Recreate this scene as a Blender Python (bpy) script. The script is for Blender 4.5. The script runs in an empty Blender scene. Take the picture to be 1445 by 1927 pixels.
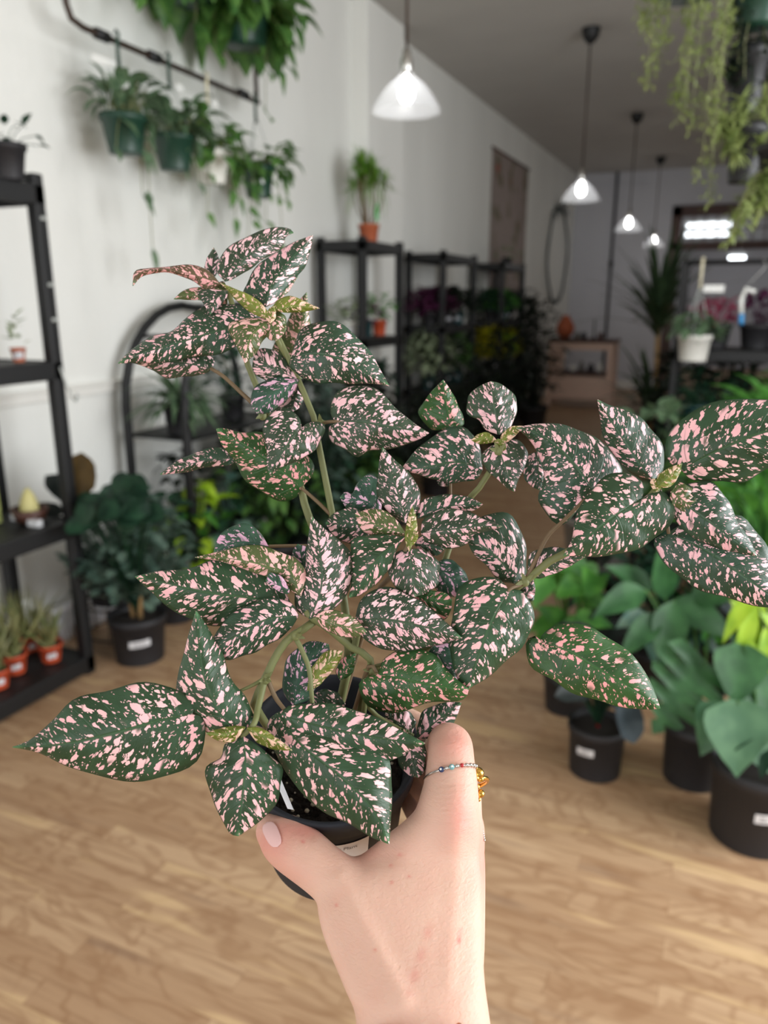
import bpy, bmesh, math, random
import numpy as np
from mathutils import Vector, Matrix
from math import sin, cos, tan, pi, radians, sqrt, atan2
S = bpy.context.scene; COL = S.collection
random.seed(7)

# ------------------------------------------------------------------ camera, world, light, exposure
F = 1450.0; CX = 722.5; CY = 963.5; PITCH = radians(15.3); YAW = radians(23.96); EYE = 1.45
FW = Vector((-sin(YAW)*cos(PITCH), cos(YAW)*cos(PITCH), -sin(PITCH)))
RT = Vector((cos(YAW), sin(YAW), 0)); UP = RT.cross(FW)
CAM = Vector((0, 0, EYE))
def ray(x, y): return FW + RT*((x-CX)/F) - UP*((y-CY)/F)
def dep(x, y, d): return CAM + ray(x, y)*d
def onz(x, y, z=0.0): r = ray(x, y); return CAM + r*((z-EYE)/r.z)
def onx(x, y, X): r = ray(x, y); return CAM + r*(X/r.x)
def ony(x, y, Y): r = ray(x, y); return CAM + r*(Y/r.y)

cd = bpy.data.cameras.new('camera'); cam = bpy.data.objects.new('camera', cd); COL.objects.link(cam)
cam.matrix_world = Matrix(((RT.x, UP.x, -FW.x, CAM.x), (RT.y, UP.y, -FW.y, CAM.y), (RT.z, UP.z, -FW.z, CAM.z), (0, 0, 0, 1)))
cd.sensor_fit = 'VERTICAL'; cd.sensor_height = 36.0; cd.sensor_width = 27.0; cd.lens = 36.0*F/1927.0
cd.clip_start = 0.02; cd.clip_end = 60
cd.dof.use_dof = True; cd.dof.focus_distance = 0.352; cd.dof.aperture_fstop = 8.2
S.camera = cam

W = bpy.data.worlds.new('world'); S.world = W; W.use_nodes = True
wb = W.node_tree.nodes['Background']; wb.inputs[0].default_value = (0.86, 0.93, 1.0, 1); wb.inputs[1].default_value = 1.0

def area(name, loc, rot, sx, sy, power, col, spread=None):
    l = bpy.data.lights.new(name, 'AREA'); l.shape = 'RECTANGLE'; l.size = sx; l.size_y = sy; l.energy = power; l.color = col
    if spread: l.spread = spread
    o = bpy.data.objects.new(name, l); o.location = loc; o.rotation_euler = rot; COL.objects.link(o); return o
# daylight entering through the shop window behind the photographer
area('front_window_daylight', (-0.3, -3.22, 1.75), (radians(90), 0, 0), 4.2, 2.7, 43.0, (1.0, 0.985, 0.965))
# added light in the right wall, source unseen, brightens the left wall
area('added_side_light', (2.42, 1.6, 1.85), (radians(90), 0, radians(90)), 3.0, 2.4, 146.0, (0.96, 0.98, 1.0))
# light of the ceiling tubes in the back room behind the doorway
area('back_room_tube_light', (0.4, 16.2, 3.2), (0, 0, 0), 1.6, 2.0, 14.0, (0.9, 0.95, 1.0))
S.view_settings.view_transform = 'Standard'; S.view_settings.look = 'None'; S.view_settings.gamma = 1.0
S.view_settings.exposure = 0.45
S.view_settings.use_curve_mapping = False

# ------------------------------------------------------------------ materials
def srgb(r, g, b):
    f = lambda c: ((c/255+0.055)/1.055)**2.4 if c/255 > 0.04045 else c/255/12.92
    return (f(r), f(g), f(b), 1.0)
class NT:
    def __init__(s, name):
        s.m = bpy.data.materials.new(name); s.m.use_nodes = True; s.t = s.m.node_tree; s.n = s.t.nodes; s.n.clear()
        s.out = s.n.new('ShaderNodeOutputMaterial'); s.b = s.n.new('ShaderNodeBsdfPrincipled'); s.L(s.b.outputs[0], s.out.inputs[0])
    def N(s, typ, **kw):
        n = s.n.new('ShaderNode'+typ)
        for k, v in kw.items():
            if k.startswith('i_'):
                key = k[2:]; key = int(key) if key.isdigit() else key.replace('_', ' ')
                if isinstance(v, bpy.types.NodeSocket): s.L(v, n.inputs[key])
                else: n.inputs[key].default_value = v
            else: setattr(n, k, v)
        return n
    def L(s, a, b): s.t.links.new(a, b)
    def math(s, op, a, b=None, c=None, clamp=False):
        n = s.n.new('ShaderNodeMath'); n.operation = op; n.use_clamp = clamp
        for i, v in enumerate((a, b, c)):
            if v is None: continue
            if isinstance(v, bpy.types.NodeSocket): s.L(v, n.inputs[i])
            else: n.inputs[i].default_value = v
        return n.outputs[0]
    def step(s, v, lo, hi):
        n = s.n.new('ShaderNodeMapRange'); n.interpolation_type = 'SMOOTHSTEP'; s.L(v, n.inputs[0])
        for i, x in ((1, lo), (2, hi)):
            if isinstance(x, bpy.types.NodeSocket): s.L(x, n.inputs[i])
            else: n.inputs[i].default_value = x
        return n.outputs[0]
    def mix(s, f, a, b):
        n = s.n.new('ShaderNodeMix'); n.data_type = 'RGBA'
        for i, v in ((0, f), (6, a), (7, b)):
            if isinstance(v, bpy.types.NodeSocket): s.L(v, n.inputs[i])
            else: n.inputs[i].default_value = v
        return n.outputs[2]
    def bump(s, h, strength=0.3, dist=0.01):
        n = s.n.new('ShaderNodeBump'); n.inputs['Strength'].default_value = strength; n.inputs['Distance'].default_value = dist
        s.L(h, n.inputs['Height']); s.L(n.outputs[0], s.b.inputs['Normal'])
    def base(s, c):
        if isinstance(c, bpy.types.NodeSocket): s.L(c, s.b.inputs['Base Color'])
        else: s.b.inputs['Base Color'].default_value = c
    def rough(s, r): s.b.inputs['Roughness'].default_value = r

def simple(name, c, rough=0.6, metal=0.0, var=0.12, scale=6.0, spec=0.5, bump=0.0):
    k = NT(name); tc = k.N('TexCoord'); no = k.N('TexNoise'); k.L(tc.outputs['Object'], no.inputs['Vector']); no.inputs['Scale'].default_value = scale
    no.inputs['Detail'].default_value = 3
    d = tuple(x*(1-var) for x in c[:3])+(1,); e = tuple(min(1, x*(1+var)) for x in c[:3])+(1,)
    k.base(k.mix(no.outputs[0], d, e)); k.rough(rough); k.b.inputs['Metallic'].default_value = metal
    k.b.inputs['Specular IOR Level'].default_value = spec
    if bump: k.bump(no.outputs[0], bump, 0.01)
    return k.m
def emis(name, c, s):
    k = NT(name); k.base(c); k.b.inputs['Emission Color'].default_value = c; k.b.inputs['Emission Strength'].default_value = s; return k.m
def foliage_mat(name, c1, c2, rough=0.45, scale=25.0, trans=0.25):
    k = NT(name); g = k.N('NewGeometry'); no = k.N('TexNoise', i_Scale=scale); k.L(g.outputs['Position'], no.inputs['Vector'])
    f = k.step(no.outputs[0], 0.35, 0.65); k.base(k.mix(f, c1, c2)); k.rough(rough); k.b.inputs['Specular IOR Level'].default_value = 0.4
    tr = k.N('BsdfTranslucent'); tr.inputs[0].default_value = tuple(min(1, a*1.5) for a in c2[:3])+(1,)
    mx = k.N('MixShader'); mx.inputs[0].default_value = trans; k.L(k.b.outputs[0], mx.inputs[1]); k.L(tr.outputs[0], mx.inputs[2]); k.L(mx.outputs[0], k.out.inputs[0])
    return k.m

def floor_mat():
    k = NT('oak_strip_floor'); tc = k.N('TexCoord'); P = tc.outputs['Object']
    br = k.N('TexBrick', offset=0.37, offset_frequency=2, squash=1.0)
    k.L(P, br.inputs['Vector'])
    for n, v in (('Scale', 1.0), ('Mortar Size', 0.0008), ('Mortar Smooth', 0.2), ('Bias', 0.0), ('Brick Width', 0.62), ('Row Height', 0.068)): br.inputs[n].default_value = v
    br.inputs['Color1'].default_value = (0, 0, 0, 1); br.inputs['Color2'].default_value = (1, 1, 1, 1); br.inputs['Mortar'].default_value = (0.4, 0.4, 0.4, 1)
    sx = k.N('Separate' + 'XYZ'); k.L(P, sx.inputs[0])
    pid = k.math('MULTIPLY', br.outputs[0], 7.3)
    cb = k.N('CombineXYZ'); k.L(k.math('MULTIPLY', sx.outputs[0], 0.55), cb.inputs[0]); k.L(k.math('ADD', sx.outputs[1], pid), cb.inputs[1]); k.L(pid, cb.inputs[2])
    n1 = k.N('TexNoise', i_Scale=5.0, i_Detail=3.0, i_Distortion=0.6); k.L(cb.outputs[0], n1.inputs[0])
    rings = k.math('FRACT', k.math('MULTIPLY', n1.outputs[0], 9.0)); rings = k.math('ABSOLUTE', k.math('SUBTRACT', rings, 0.5))
    cb2 = k.N('CombineXYZ'); k.L(k.math('MULTIPLY', sx.outputs[0], 1.5), cb2.inputs[0]); k.L(k.math('MULTIPLY', sx.outputs[1], 26.0), cb2.inputs[1]); k.L(pid, cb2.inputs[2])
    n2 = k.N('TexNoise', i_Scale=2.2, i_Detail=5.0); k.L(cb2.outputs[0], n2.inputs[0])
    cb3 = k.N('CombineXYZ'); k.L(k.math('MULTIPLY', sx.outputs[0], 1.0), cb3.inputs[0]); k.L(k.math('MULTIPLY', sx.outputs[1], 7.0), cb3.inputs[1]); k.L(pid, cb3.inputs[2])
    n3 = k.N('TexNoise', i_Scale=2.2, i_Detail=2.0); k.L(cb3.outputs[0], n3.inputs[0])
    c = k.mix(br.outputs[0], srgb(170, 136, 104), srgb(194, 162, 128))
    c = k.mix(k.math('MULTIPLY', k.step(rings, 0.22, 0.5), 0.45), c, srgb(142, 104, 72))
    c = k.mix(k.math('MULTIPLY', k.step(n2.outputs[0], 0.45, 0.75), 0.55), c, srgb(138, 102, 72))
    c = k.mix(k.math('MULTIPLY', k.step(n3.outputs[0], 0.62, 0.75), 0.45), c, srgb(138, 112, 92))
    c = k.mix(k.math('MULTIPLY', k.step(n3.outputs[0], 0.42, 0.30), 0.45), c, srgb(228, 196, 148))
    c = k.mix(k.math('MULTIPLY', br.outputs['Fac'], 0.5), c, srgb(120, 84, 54))
    k.base(c); k.rough(0.42); k.b.inputs['Specular IOR Level'].default_value = 0.35
    k.bump(n2.outputs[0], 0.06, 0.002)
    return k.m
def wall_mat(name, c, streak=0.08):
    k = NT(name); tc = k.N('TexCoord'); mp = k.N('Mapping'); mp.inputs['Scale'].default_value = (1.2, 1.6, 0.35); k.L(tc.outputs['Object'], mp.inputs[0])
    n1 = k.N('TexNoise', i_Scale=1.6, i_Detail=5.0); k.L(mp.outputs[0], n1.inputs[0])
    n2 = k.N('TexNoise', i_Scale=35.0, i_Detail=3.0); k.L(tc.outputs['Object'], n2.inputs[0])
    d = tuple(x*(1-streak) for x in c[:3])+(1,); k.base(k.mix(k.step(n1.outputs[0], 0.3, 0.7), d, c)); k.rough(0.75)
    h = k.math('ADD', n2.outputs[0], k.math('MULTIPLY', n1.outputs[0], 2.0)); k.bump(h, 0.25, 0.01); return k.m

def polka(name, g1, g2, pk, dens=0.0, veinc=None, fine=0.0, size=1.0):
    """Speckled leaf: splashes and dots that run along the side veins, in centimetre UVs."""
    k = NT(name); u = k.N('UVMap', uv_map='cm'); w = k.N('UVMap', uv_map='vein')
    dn = k.N('TexNoise', i_Scale=4.2, i_Detail=3.0); k.L(u.outputs[0], dn.inputs[0])
    vs = k.N('VectorMath', operation='SUBTRACT'); k.L(dn.outputs['Color'], vs.inputs[0]); vs.inputs[1].default_value = (.5, .5, .5)
    sc = k.N('VectorMath', operation='SCALE'); k.L(vs.outputs[0], sc.inputs[0]); sc.inputs['Scale'].default_value = 0.36
    ad = k.N('VectorMath', operation='ADD'); k.L(u.outputs[0], ad.inputs[0]); k.L(sc.outputs[0], ad.inputs[1])
    def cells(scale, rmin, rmax, edge, prob):
        v = k.N('TexVoronoi', i_Scale=scale/size, i_Randomness=1.0); k.L(ad.outputs[0], v.inputs['Vector'])
        sp = k.N('SeparateColor'); k.L(v.outputs['Color'], sp.inputs[0])
        r = k.N('MapRange'); k.L(sp.outputs[0], r.inputs[0]); r.inputs[1].default_value = 1-prob; r.inputs[2].default_value = 1; r.inputs[3].default_value = rmin; r.inputs[4].default_value = rmax; r.clamp = False
        return k.step(k.math('SUBTRACT', r.outputs[0], v.outputs['Distance']), 0.0, edge)
    big = cells(2.7, 0.16, 0.56, 0.05, 0.82+dens)
    mid = cells(4.6, 0.12, 0.50, 0.08, 0.68+dens)
    small = cells(8.5, 0.10, 0.46, 0.12, 0.66+dens+fine)
    cl = k.N('TexNoise', i_Scale=1.1, i_Detail=1.0); k.L(u.outputs[0], cl.inputs[0])
    big = k.math('MULTIPLY', big, k.step(cl.outputs[0], 0.30-dens*0.4, 0.42-dens*0.4))
    m = k.math('MAXIMUM', k.math('MAXIMUM', big, mid), small)
    # vein mask
    se = k.N('SeparateXYZ'); k.L(w.outputs[0], se.inputs[0])
    yab = k.math('ABSOLUTE', se.outputs[1])
    mid_far = k.step(yab, 0.018, 0.06)
    fr = k.math('ABSOLUTE', k.math('SUBTRACT', k.math('FRACT', k.math('MULTIPLY', se.outputs[0], 7.0)), 0.5))
    lat = k.math('MULTIPLY', k.step(fr, 0.05, 0.0), k.step(yab, 0.9, 0.5))
    edge = k.step(yab, 0.99, 0.94)
    tip = k.step(se.outputs[0], 1.02, 0.86)
    m = k.math('MULTIPLY', k.math('MULTIPLY', m, mid_far), k.math('MULTIPLY', edge, k.math('SUBTRACT', 1.0, k.math('MULTIPLY', lat, 0.5))))
    n4 = k.N('TexNoise', i_Scale=0.6, i_Detail=2.0); k.L(u.outputs[0], n4.inputs[0])
    g = k.mix(k.step(n4.outputs[0], 0.35, 0.65), g1, g2)
    vc = veinc or tuple(x*1.9 for x in g1[:3])+(1,)
    g = k.mix(k.math('MULTIPLY', k.step(yab, 0.05, 0.015), 0.85), g, vc)
    g = k.mix(k.math('MULTIPLY', lat, 0.45), g, vc)
    g = k.mix(k.math('MULTIPLY', k.step(se.outputs[0], 0.90, 1.0), 0.7), g, srgb(92, 142, 92))
    pv = k.mix(k.step(n4.outputs[0], 0.4, 0.6), pk, tuple(x*f for x, f in zip(pk[:3], (0.97, 0.88, 0.93)))+(1,))
    k.base(k.mix(m, g, pv)); k.rough(0.42); k.b.inputs['Specular IOR Level'].default_value = 0.38
    n5 = k.N('TexNoise', i_Scale=9.0, i_Detail=2.0); k.L(u.outputs[0], n5.inputs[0])
    h = k.math('ADD', k.math('MULTIPLY', n5.outputs[0], 0.35), k.math('SUBTRACT', 0.0, k.math('ADD', k.math('MULTIPLY', k.step(yab, 0.05, 0.0), 0.8), k.math('MULTIPLY', lat, 0.5))))
    k.bump(h, 0.35, 0.0012)
    return k.m

PINK = srgb(252, 203, 206)
M = {}
M['leaf'] = polka('speckled_leaf', srgb(40, 62, 40), srgb(50, 76, 58), PINK)
M['leaf_dense'] = polka('densely_speckled_leaf', srgb(44, 62, 44), srgb(58, 76, 56), srgb(253, 208, 212), dens=0.09, fine=0.10)
M['leaf_bold'] = polka('boldly_splashed_leaf', srgb(38, 62, 36), srgb(50, 78, 52), srgb(252, 200, 200), dens=-0.05, size=1.22)
M['leaf_green'] = polka('bright_green_speckled_leaf', srgb(38, 72, 32), srgb(52, 90, 42), srgb(250, 180, 178), dens=-0.14)
M['leaf_lilac'] = polka('lilac_speckled_leaf', srgb(40, 72, 58), srgb(58, 90, 70), srgb(238, 190, 214), dens=-0.04)
M['leaf_young'] = polka('young_speckled_leaf', srgb(92, 104, 34), srgb(120, 128, 52), srgb(246, 206, 180), dens=0.05, fine=0.2, veinc=srgb(120, 150, 70))
M['leaf_olive'] = polka('olive_speckled_leaf', srgb(70, 86, 44), srgb(90, 100, 60), srgb(250, 196, 190), dens=0.10, fine=0.22)
M['leaf_brown'] = polka('bronze_speckled_leaf', srgb(84, 66, 44), srgb(96, 84, 60), srgb(236, 176, 172), dens=0.04, fine=0.2)
M['stem'] = simple('hairy_green_stem', srgb(112, 116, 72), 0.6, var=0.25, scale=60)
M['stem_b'] = simple('brownish_stem', srgb(112, 92, 66), 0.6, var=0.25, scale=60)
M['pot'] = simple('black_nursery_plastic', srgb(40, 41, 44), 0.42, var=0.1, scale=12)
M['pot_h'] = simple('scuffed_grey_black_plastic', srgb(48, 50, 55), 0.65, var=0.2, scale=90, spec=0.15)
M['pot_dark'] = simple('charcoal_plastic_pot', srgb(34, 33, 36), 0.6, var=0.1)
M['pot_green'] = simple('dark_green_plastic', srgb(28, 62, 48), 0.4, var=0.1)
M['pot_white'] = simple('white_plastic_pot', srgb(222, 220, 212), 0.45, var=0.04)
M['pot_teal'] = simple('teal_plastic_pot', srgb(26, 70, 74), 0.4)
M['terracotta'] = simple('terracotta', srgb(176, 92, 58), 0.7, var=0.15)
M['redpot'] = simple('red_brown_plastic', srgb(190, 78, 44), 0.5, var=0.12)
M['galv'] = simple('pale_blue_grey_metal', srgb(150, 160, 172), 0.5, var=0.08, scale=20)
M['stonepot'] = simple('grey_stoneware', srgb(104, 100, 94), 0.6, var=0.1)
M['soil'] = simple('potting_soil', srgb(34, 27, 22), 0.95, var=0.6, scale=160, bump=1.0)
M['perlite'] = simple('perlite', srgb(190, 180, 160), 0.9)
M['black'] = simple('black_painted_metal', srgb(15, 16, 18), 0.55, var=0.15)
M['blackpl'] = simple('black_shelf_plastic', srgb(24, 25, 28), 0.5, var=0.1)
M['pipe'] = simple('dark_iron_pipe', srgb(66, 52, 44), 0.45, metal=0.4, var=0.25, scale=10)
M['label'] = simple('white_sticker', srgb(225, 225, 228), 0.5, var=0.02)
M['print'] = simple('grey_print', srgb(96, 92, 92), 0.6)
M['wire'] = simple('pale_hanger_wire', srgb(176, 180, 176), 0.5, var=0.05)
M['white'] = simple('white_plastic', srgb(232, 232, 228), 0.5, var=0.03)
M['wall'] = wall_mat('painted_plaster_wall', srgb(236, 236, 231), 0.06)
M['wall_back'] = wall_mat('grey_back_wall', srgb(200, 200, 206), 0.05)
M['ceil'] = wall_mat('painted_ceiling', srgb(188, 184, 178), 0.05)
M['trim'] = wall_mat('painted_trim', srgb(232, 230, 224), 0.03)
M['floor'] = floor_mat()
M['darkwood'] = simple('dark_brown_wood', srgb(74, 44, 34), 0.5, var=0.25, scale=8)
M['pinkwood'] = simple('pale_worn_wood', srgb(206, 176, 158), 0.6, var=0.1, scale=8)
M['glass'] = None
gk = NT('clear_lamp_glass'); gk.base((0.92, 0.94, 0.98, 1)); gk.rough(0.12); gk.b.inputs['Alpha'].default_value = 0.08; M['glass'] = gk.m
M['bulb'] = emis('glowing_bulb', (1.0, 0.985, 0.96, 1), 14.0)
M['tube'] = emis('fluorescent_tube', (0.9, 0.95, 1.0, 1), 5.0)
M['gold'] = simple('polished_gold', srgb(226, 176, 84), 0.18, metal=1.0, var=0.05)
M['silver'] = simple('silver', srgb(206, 204, 200), 0.25, metal=1.0, var=0.05)
M['rose_gold'] = simple('rose_gold_chain', srgb(214, 150, 120), 0.25, metal=1.0)
M['enamel_blue'] = simple('blue_enamel', srgb(38, 58, 96), 0.25)
M['enamel_teal'] = simple('teal_enamel', srgb(120, 168, 170), 0.25)
M['enamel_red'] = simple('red_enamel', srgb(176, 40, 44), 0.25)
M['tag_green'] = simple('bright_green_tag', srgb(90, 190, 110), 0.5)
M['poster'] = None
pk_ = NT('faded_botanical_print'); tc = pk_.N('TexCoord'); n_ = pk_.N('TexNoise', i_Scale=3.0, i_Detail=5.0); pk_.L(tc.outputs['Object'], n_.inputs[0])
sz_ = pk_.N('SeparateXYZ'); pk_.L(tc.outputs['Object'], sz_.inputs[0])
c_ = pk_.mix(pk_.step(n_.outputs[0], 0.52, 0.62), srgb(150, 136, 130), srgb(112, 106, 88)); c_ = pk_.mix(pk_.math('MULTIPLY', pk_.step(n_.outputs[0], 0.66, 0.7), 0.8), c_, srgb(168, 70, 62))
pk_.base(c_); pk_.rough(0.8); M['poster'] = pk_.m
M['willow'] = simple('dark_woven_hoop', srgb(84, 92, 92), 0.7)
M['greenbox'] = simple('olive_green_card', srgb(150, 158, 92), 0.6, var=0.15)
M['sand'] = simple('sandy_stone', srgb(196, 188, 128), 0.7)
M['trunk'] = simple('tan_trunk', srgb(158, 126, 82), 0.8, var=0.3, scale=40)
M['blue'] = simple('light_blue_plastic', srgb(70, 150, 210), 0.4)
M['jute'] = simple('cream_fabric', srgb(214, 206, 180), 0.8)
G = dict(
 pothos=((62, 104, 52), (96, 136, 66)), philo=((58, 88, 62), (108, 132, 100)), dark=((22, 48, 36), (40, 74, 52)), euca=((62, 86, 76), (100, 122, 108)),
 lime=((120, 160, 24), (164, 196, 50)), bright=((50, 104, 38), (84, 142, 56)), teal=((84, 128, 118), (130, 160, 140)), mon=((38, 80, 42), (58, 104, 58)),
 monl=((70, 108, 78), (88, 126, 92)), rubber=((22, 30, 28), (36, 46, 44)), bluegrey=((44, 58, 66), (66, 80, 88)), brown=((78, 62, 34), (98, 78, 44)),
 drac=((40, 58, 38), (60, 80, 52)), purple=((58, 22, 50), (92, 40, 74)), night=((14, 24, 17), (26, 38, 25)), grass=((104, 116, 70), (150, 146, 100)),
 string=((96, 112, 56), (146, 158, 100)), fresh=((60, 120, 50), (110, 170, 84)), palm=((78, 124, 40), (120, 160, 60)), yellow=((150, 150, 20), (190, 180, 40)), pale=((120, 140, 104), (170, 180, 150)), pinkred=((150, 40, 80), (190, 90, 120)))
for k_, (a_, b_) in G.items(): M['f_'+k_] = foliage_mat('foliage_'+k_, srgb(*a_), srgb(*b_), scale=18 if k_ not in ('pale', 'philo') else 60)

# ------------------------------------------------------------------ mesh helpers
class MB:
    def __init__(s): s.v = []; s.f = []
    def add(s, vs, fs):
        o = len(s.v); s.v.extend([tuple(p) for p in vs]); s.f.extend([tuple(o+i for i in f) for f in fs]); return s
    def box(s, a, b):
        (x0, y0, z0), (x1, y1, z1) = a, b
        return s.add([(x0, y0, z0), (x1, y0, z0), (x1, y1, z0), (x0, y1, z0), (x0, y0, z1), (x1, y0, z1), (x1, y1, z1), (x0, y1, z1)],
                     [(0, 3, 2, 1), (4, 5, 6, 7), (0, 1, 5, 4), (1, 2, 6, 5), (2, 3, 7, 6), (3, 0, 4, 7)])
    def tube(s, pts, r, n=8, cap=True):
        pts = [Vector(p) for p in pts]; rs = r if isinstance(r, (list, tuple)) else [r]*len(pts); vs = []; fs = []
        prev = None
        for i, p in enumerate(pts):
            t = (pts[min(i+1, len(pts)-1)]-pts[max(i-1, 0)]).normalized()
            if prev is None: a = t.orthogonal().normalized()
            else: a = (prev-t*prev.dot(t)); a = a.normalized() if a.length > 1e-6 else t.orthogonal().normalized()
            prev = a; b = t.cross(a)
            for j in range(n):
                q = 2*pi*j/n; vs.append(p+(a*cos(q)+b*sin(q))*rs[i])
        for i in range(len(pts)-1):
            for j in range(n):
                k = (j+1) % n; fs.append((i*n+j, i*n+k, (i+1)*n+k, (i+1)*n+j))
        if cap: fs.append(tuple(range(n-1, -1, -1))); fs.append(tuple((len(pts)-1)*n+j for j in range(n)))
        return s.add(vs, fs)
    def lathe(s, prof, c=(0, 0, 0), n=32, mat=None):
        c = Vector(c); vs = []; fs = []
        for (r, z) in prof:
            for j in range(n):
                q = 2*pi*j/n; p = Vector((r*cos(q), r*sin(q), z))
                if mat is not None: p = mat @ p
                vs.append(c+p)
        for i in range(len(prof)-1):
            for j in range(n):
                k = (j+1) % n; fs.append((i*n+j, i*n+k, (i+1)*n+k, (i+1)*n+j))
        return s.add(vs, fs)
    def ball(s, c, r, n=10, sc=(1, 1, 1), mat=None):
        prof = [(max(1e-4, sin(pi*i/n)), -cos(pi*i/n)) for i in range(n+1)]
        m = Matrix.Diagonal((r*sc[0], r*sc[1], r*sc[2]))
        if mat is not None: m = mat @ m
        return s.lathe(prof, c, n*2, m)
    def build(s, name, mat, parent=None, smooth=True, bevel=0):
        me = bpy.data.meshes.new(name); me.from_pydata([tuple(v) for v in s.v], [], s.f); me.update()
        if smooth:
            me.polygons.foreach_set('use_smooth', [True]*len(me.polygons))
        me.materials.append(mat); o = bpy.data.objects.new(name, me); COL.objects.link(o)
        if parent is not None:
            wl = Vector((0, 0, 0)); q = parent
            while q is not None: wl += q.location; q = q.parent
            o.parent = parent; o.location = -wl
        if smooth == 'angle': me.set_sharp_from_angle(angle=radians(35))
        if bevel:
            b = o.modifiers.new('bevel', 'BEVEL'); b.width = bevel; b.segments = 2
        return o
def tag(o, label=None, cat=None, group=None, kind=None):
    for k, v in (('label', label), ('category', cat), ('group', group), ('kind', kind)):
        if v: o[k] = v
    return o
def empty(name, loc, label, cat, group=None):
    o = bpy.data.objects.new(name, None); o.location = loc; o.empty_display_size = 0.05; COL.objects.link(o); tag(o, label, cat, group); return o
def catmull(P, m):
    """m samples by chord length along Catmull-Rom through P (list of tuples)."""
    P = [np.array(p, float) for p in P]
    if len(P) == 2: return [P[0]+(P[1]-P[0])*i/(m-1) for i in range(m)]
    Q = [2*P[0]-P[1]]+P+[2*P[-1]-P[-2]]; out = []
    for i in range(1, len(Q)-2):
        a, b, c, d = Q[i-1:i+3]
        for j in range(16):
            t = j/16; out.append(0.5*((2*b)+(-a+c)*t+(2*a-5*b+4*c-d)*t*t+(-a+3*b-3*c+d)*t**3))
    out.append(P[-1]); A = np.array(out)
    seg = np.linalg.norm(np.diff(A[:, :2], axis=0), axis=1); cum = np.concatenate([[0], np.cumsum(seg)])
    tt = np.linspace(0, cum[-1], m); return [np.array([np.interp(t, cum, A[:, k]) for k in range(A.shape[1])]) for t in tt]
# ------------------------------------------------------------------ the room
def struct(name, mb, mat, smooth=False, bevel=0): o = mb.build(name, mat, None, smooth, bevel); o['kind'] = 'structure'; return o
XL = -2.68; XR = 2.3; YF = -3.1; YB = 13.9; ZC = 3.47
struct('floor', MB().box((XL-.1, YF-.1, -.1), (XR+.1, 19.2, 0)), M['floor'])
struct('ceiling', MB().box((XL-.1, YF-.1, ZC), (XR+.1, 19.2, ZC+.1)), M['ceil'])
struct('wall_left', MB().box((XL-.12, YF-.1, 0), (XL, 19.2, ZC)), M['wall'])
struct('wall_right', MB().box((XR, YF-.1, 0), (XR+.12, .25, ZC)).box((XR, 3.25, 0), (XR+.12, 19.2, ZC)).box((XR, .25, 0), (XR+.12, 3.25, .65)).box((XR, .25, 3.05), (XR+.12, 3.25, ZC)), M['wall'])
ws_ = MB()
for y in (.25, 1.725, 3.2): ws_.box((XR+.03, y, .65), (XR+.08, y+.05, 3.05))
for z in (.65, 3.0): ws_.box((XR+.03, .25, z), (XR+.08, 3.25, z+.05))
struct('window_added', ws_, M['darkwood'])  # unseen window frame, added around the extra side light
# front wall with the shop window behind the photographer
fw_ = MB(); fw_.box((XL, YF-.1, 0), (XR, YF, .42)).box((XL, YF-.1, 3.12), (XR, YF, ZC)).box((XL, YF-.1, .42), (-2.42, YF, 3.12)).box((1.82, YF-.1, .42), (XR, YF, 3.12))
struct('wall_front', fw_, M['wall'])
wf = MB()
for x in (-2.42, -1.0, .37, 1.77): wf.box((x, YF-.08, .42), (x+.05, YF-.02, 3.12))
for z in (.42, 3.07): wf.box((-2.42, YF-.08, z), (1.82, YF-.02, z+.05))
struct('window_1', wf, M['darkwood'])
# back wall with the doorway
DX0 = -1.12; DX1 = .75; DZ = 2.91
bw = MB().box((XL, YB, 0), (DX0, YB+.14, ZC)).box((DX1, YB, 0), (XR, YB+.14, ZC)).box((DX0, YB, DZ), (DX1, YB+.14, ZC))
struct('wall_back', bw, M['wall_back'])
struct('wall_far', MB().box((XL, 19.1, 0), (XR, 19.2, ZC)), M['wall_back'])
struct('pilaster', MB().box((XL, 5.46, 0), (-2.55, 6.12, ZC)), M['wall'], False, .004).name = 'trim_3'
struct('trim_1', MB().box((XL, YF, 1.035), (XL+.018, 5.46, 1.075)).box((XL, YF, 1.075), (XL+.03, 5.46, 1.09)), M['trim'], False, .004)
struct('baseboard_left', MB().box((XL, YF, 0), (XL+.016, 13.9, .13)), M['trim'], False, .003)
struct('baseboard_back', MB().box((XL, YB-.016, 0), (DX0-.16, YB, .14)), M['trim'], False, .003)
struct('trim_2', MB().box((XL, YB-.03, 3.22), (DX0-.4, YB, 3.27)), M['wall_back'])
# brown door frame with a transom window of small panes
df = MB().box((DX0, YB-.05, 0), (DX0+.15, YB+.16, DZ)).box((DX0, YB-.05, DZ-.16), (DX1, YB+.16, DZ)).box((DX0, YB-.05, 2.24), (DX1, YB+.16, 2.36)).box((DX1-.15, YB-.05, 0), (DX1, YB+.16, DZ))
d1 = struct('door_1', df, M['darkwood'], False, .006)
tw = MB()
for i in range(1, 9): x = DX0+.15+i*.175; tw.box((x-.009, YB+.03, 2.36), (x+.009, YB+.06, DZ-.16))
tw.box((DX0+.15, YB+.03, 2.545), (DX1-.15, YB+.06, 2.563))
struct('window_2', tw, M['darkwood'])
pg = NT('transom_glass'); pg.base((0.9, 0.95, 1, 1)); pg.rough(0.25); pg.b.inputs['Alpha'].default_value = 0.25
w3 = struct('window_3', MB().box((DX0+.15, YB+.04, 2.36), (DX1-.15, YB+.046, DZ-.16)), pg.m)
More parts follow.
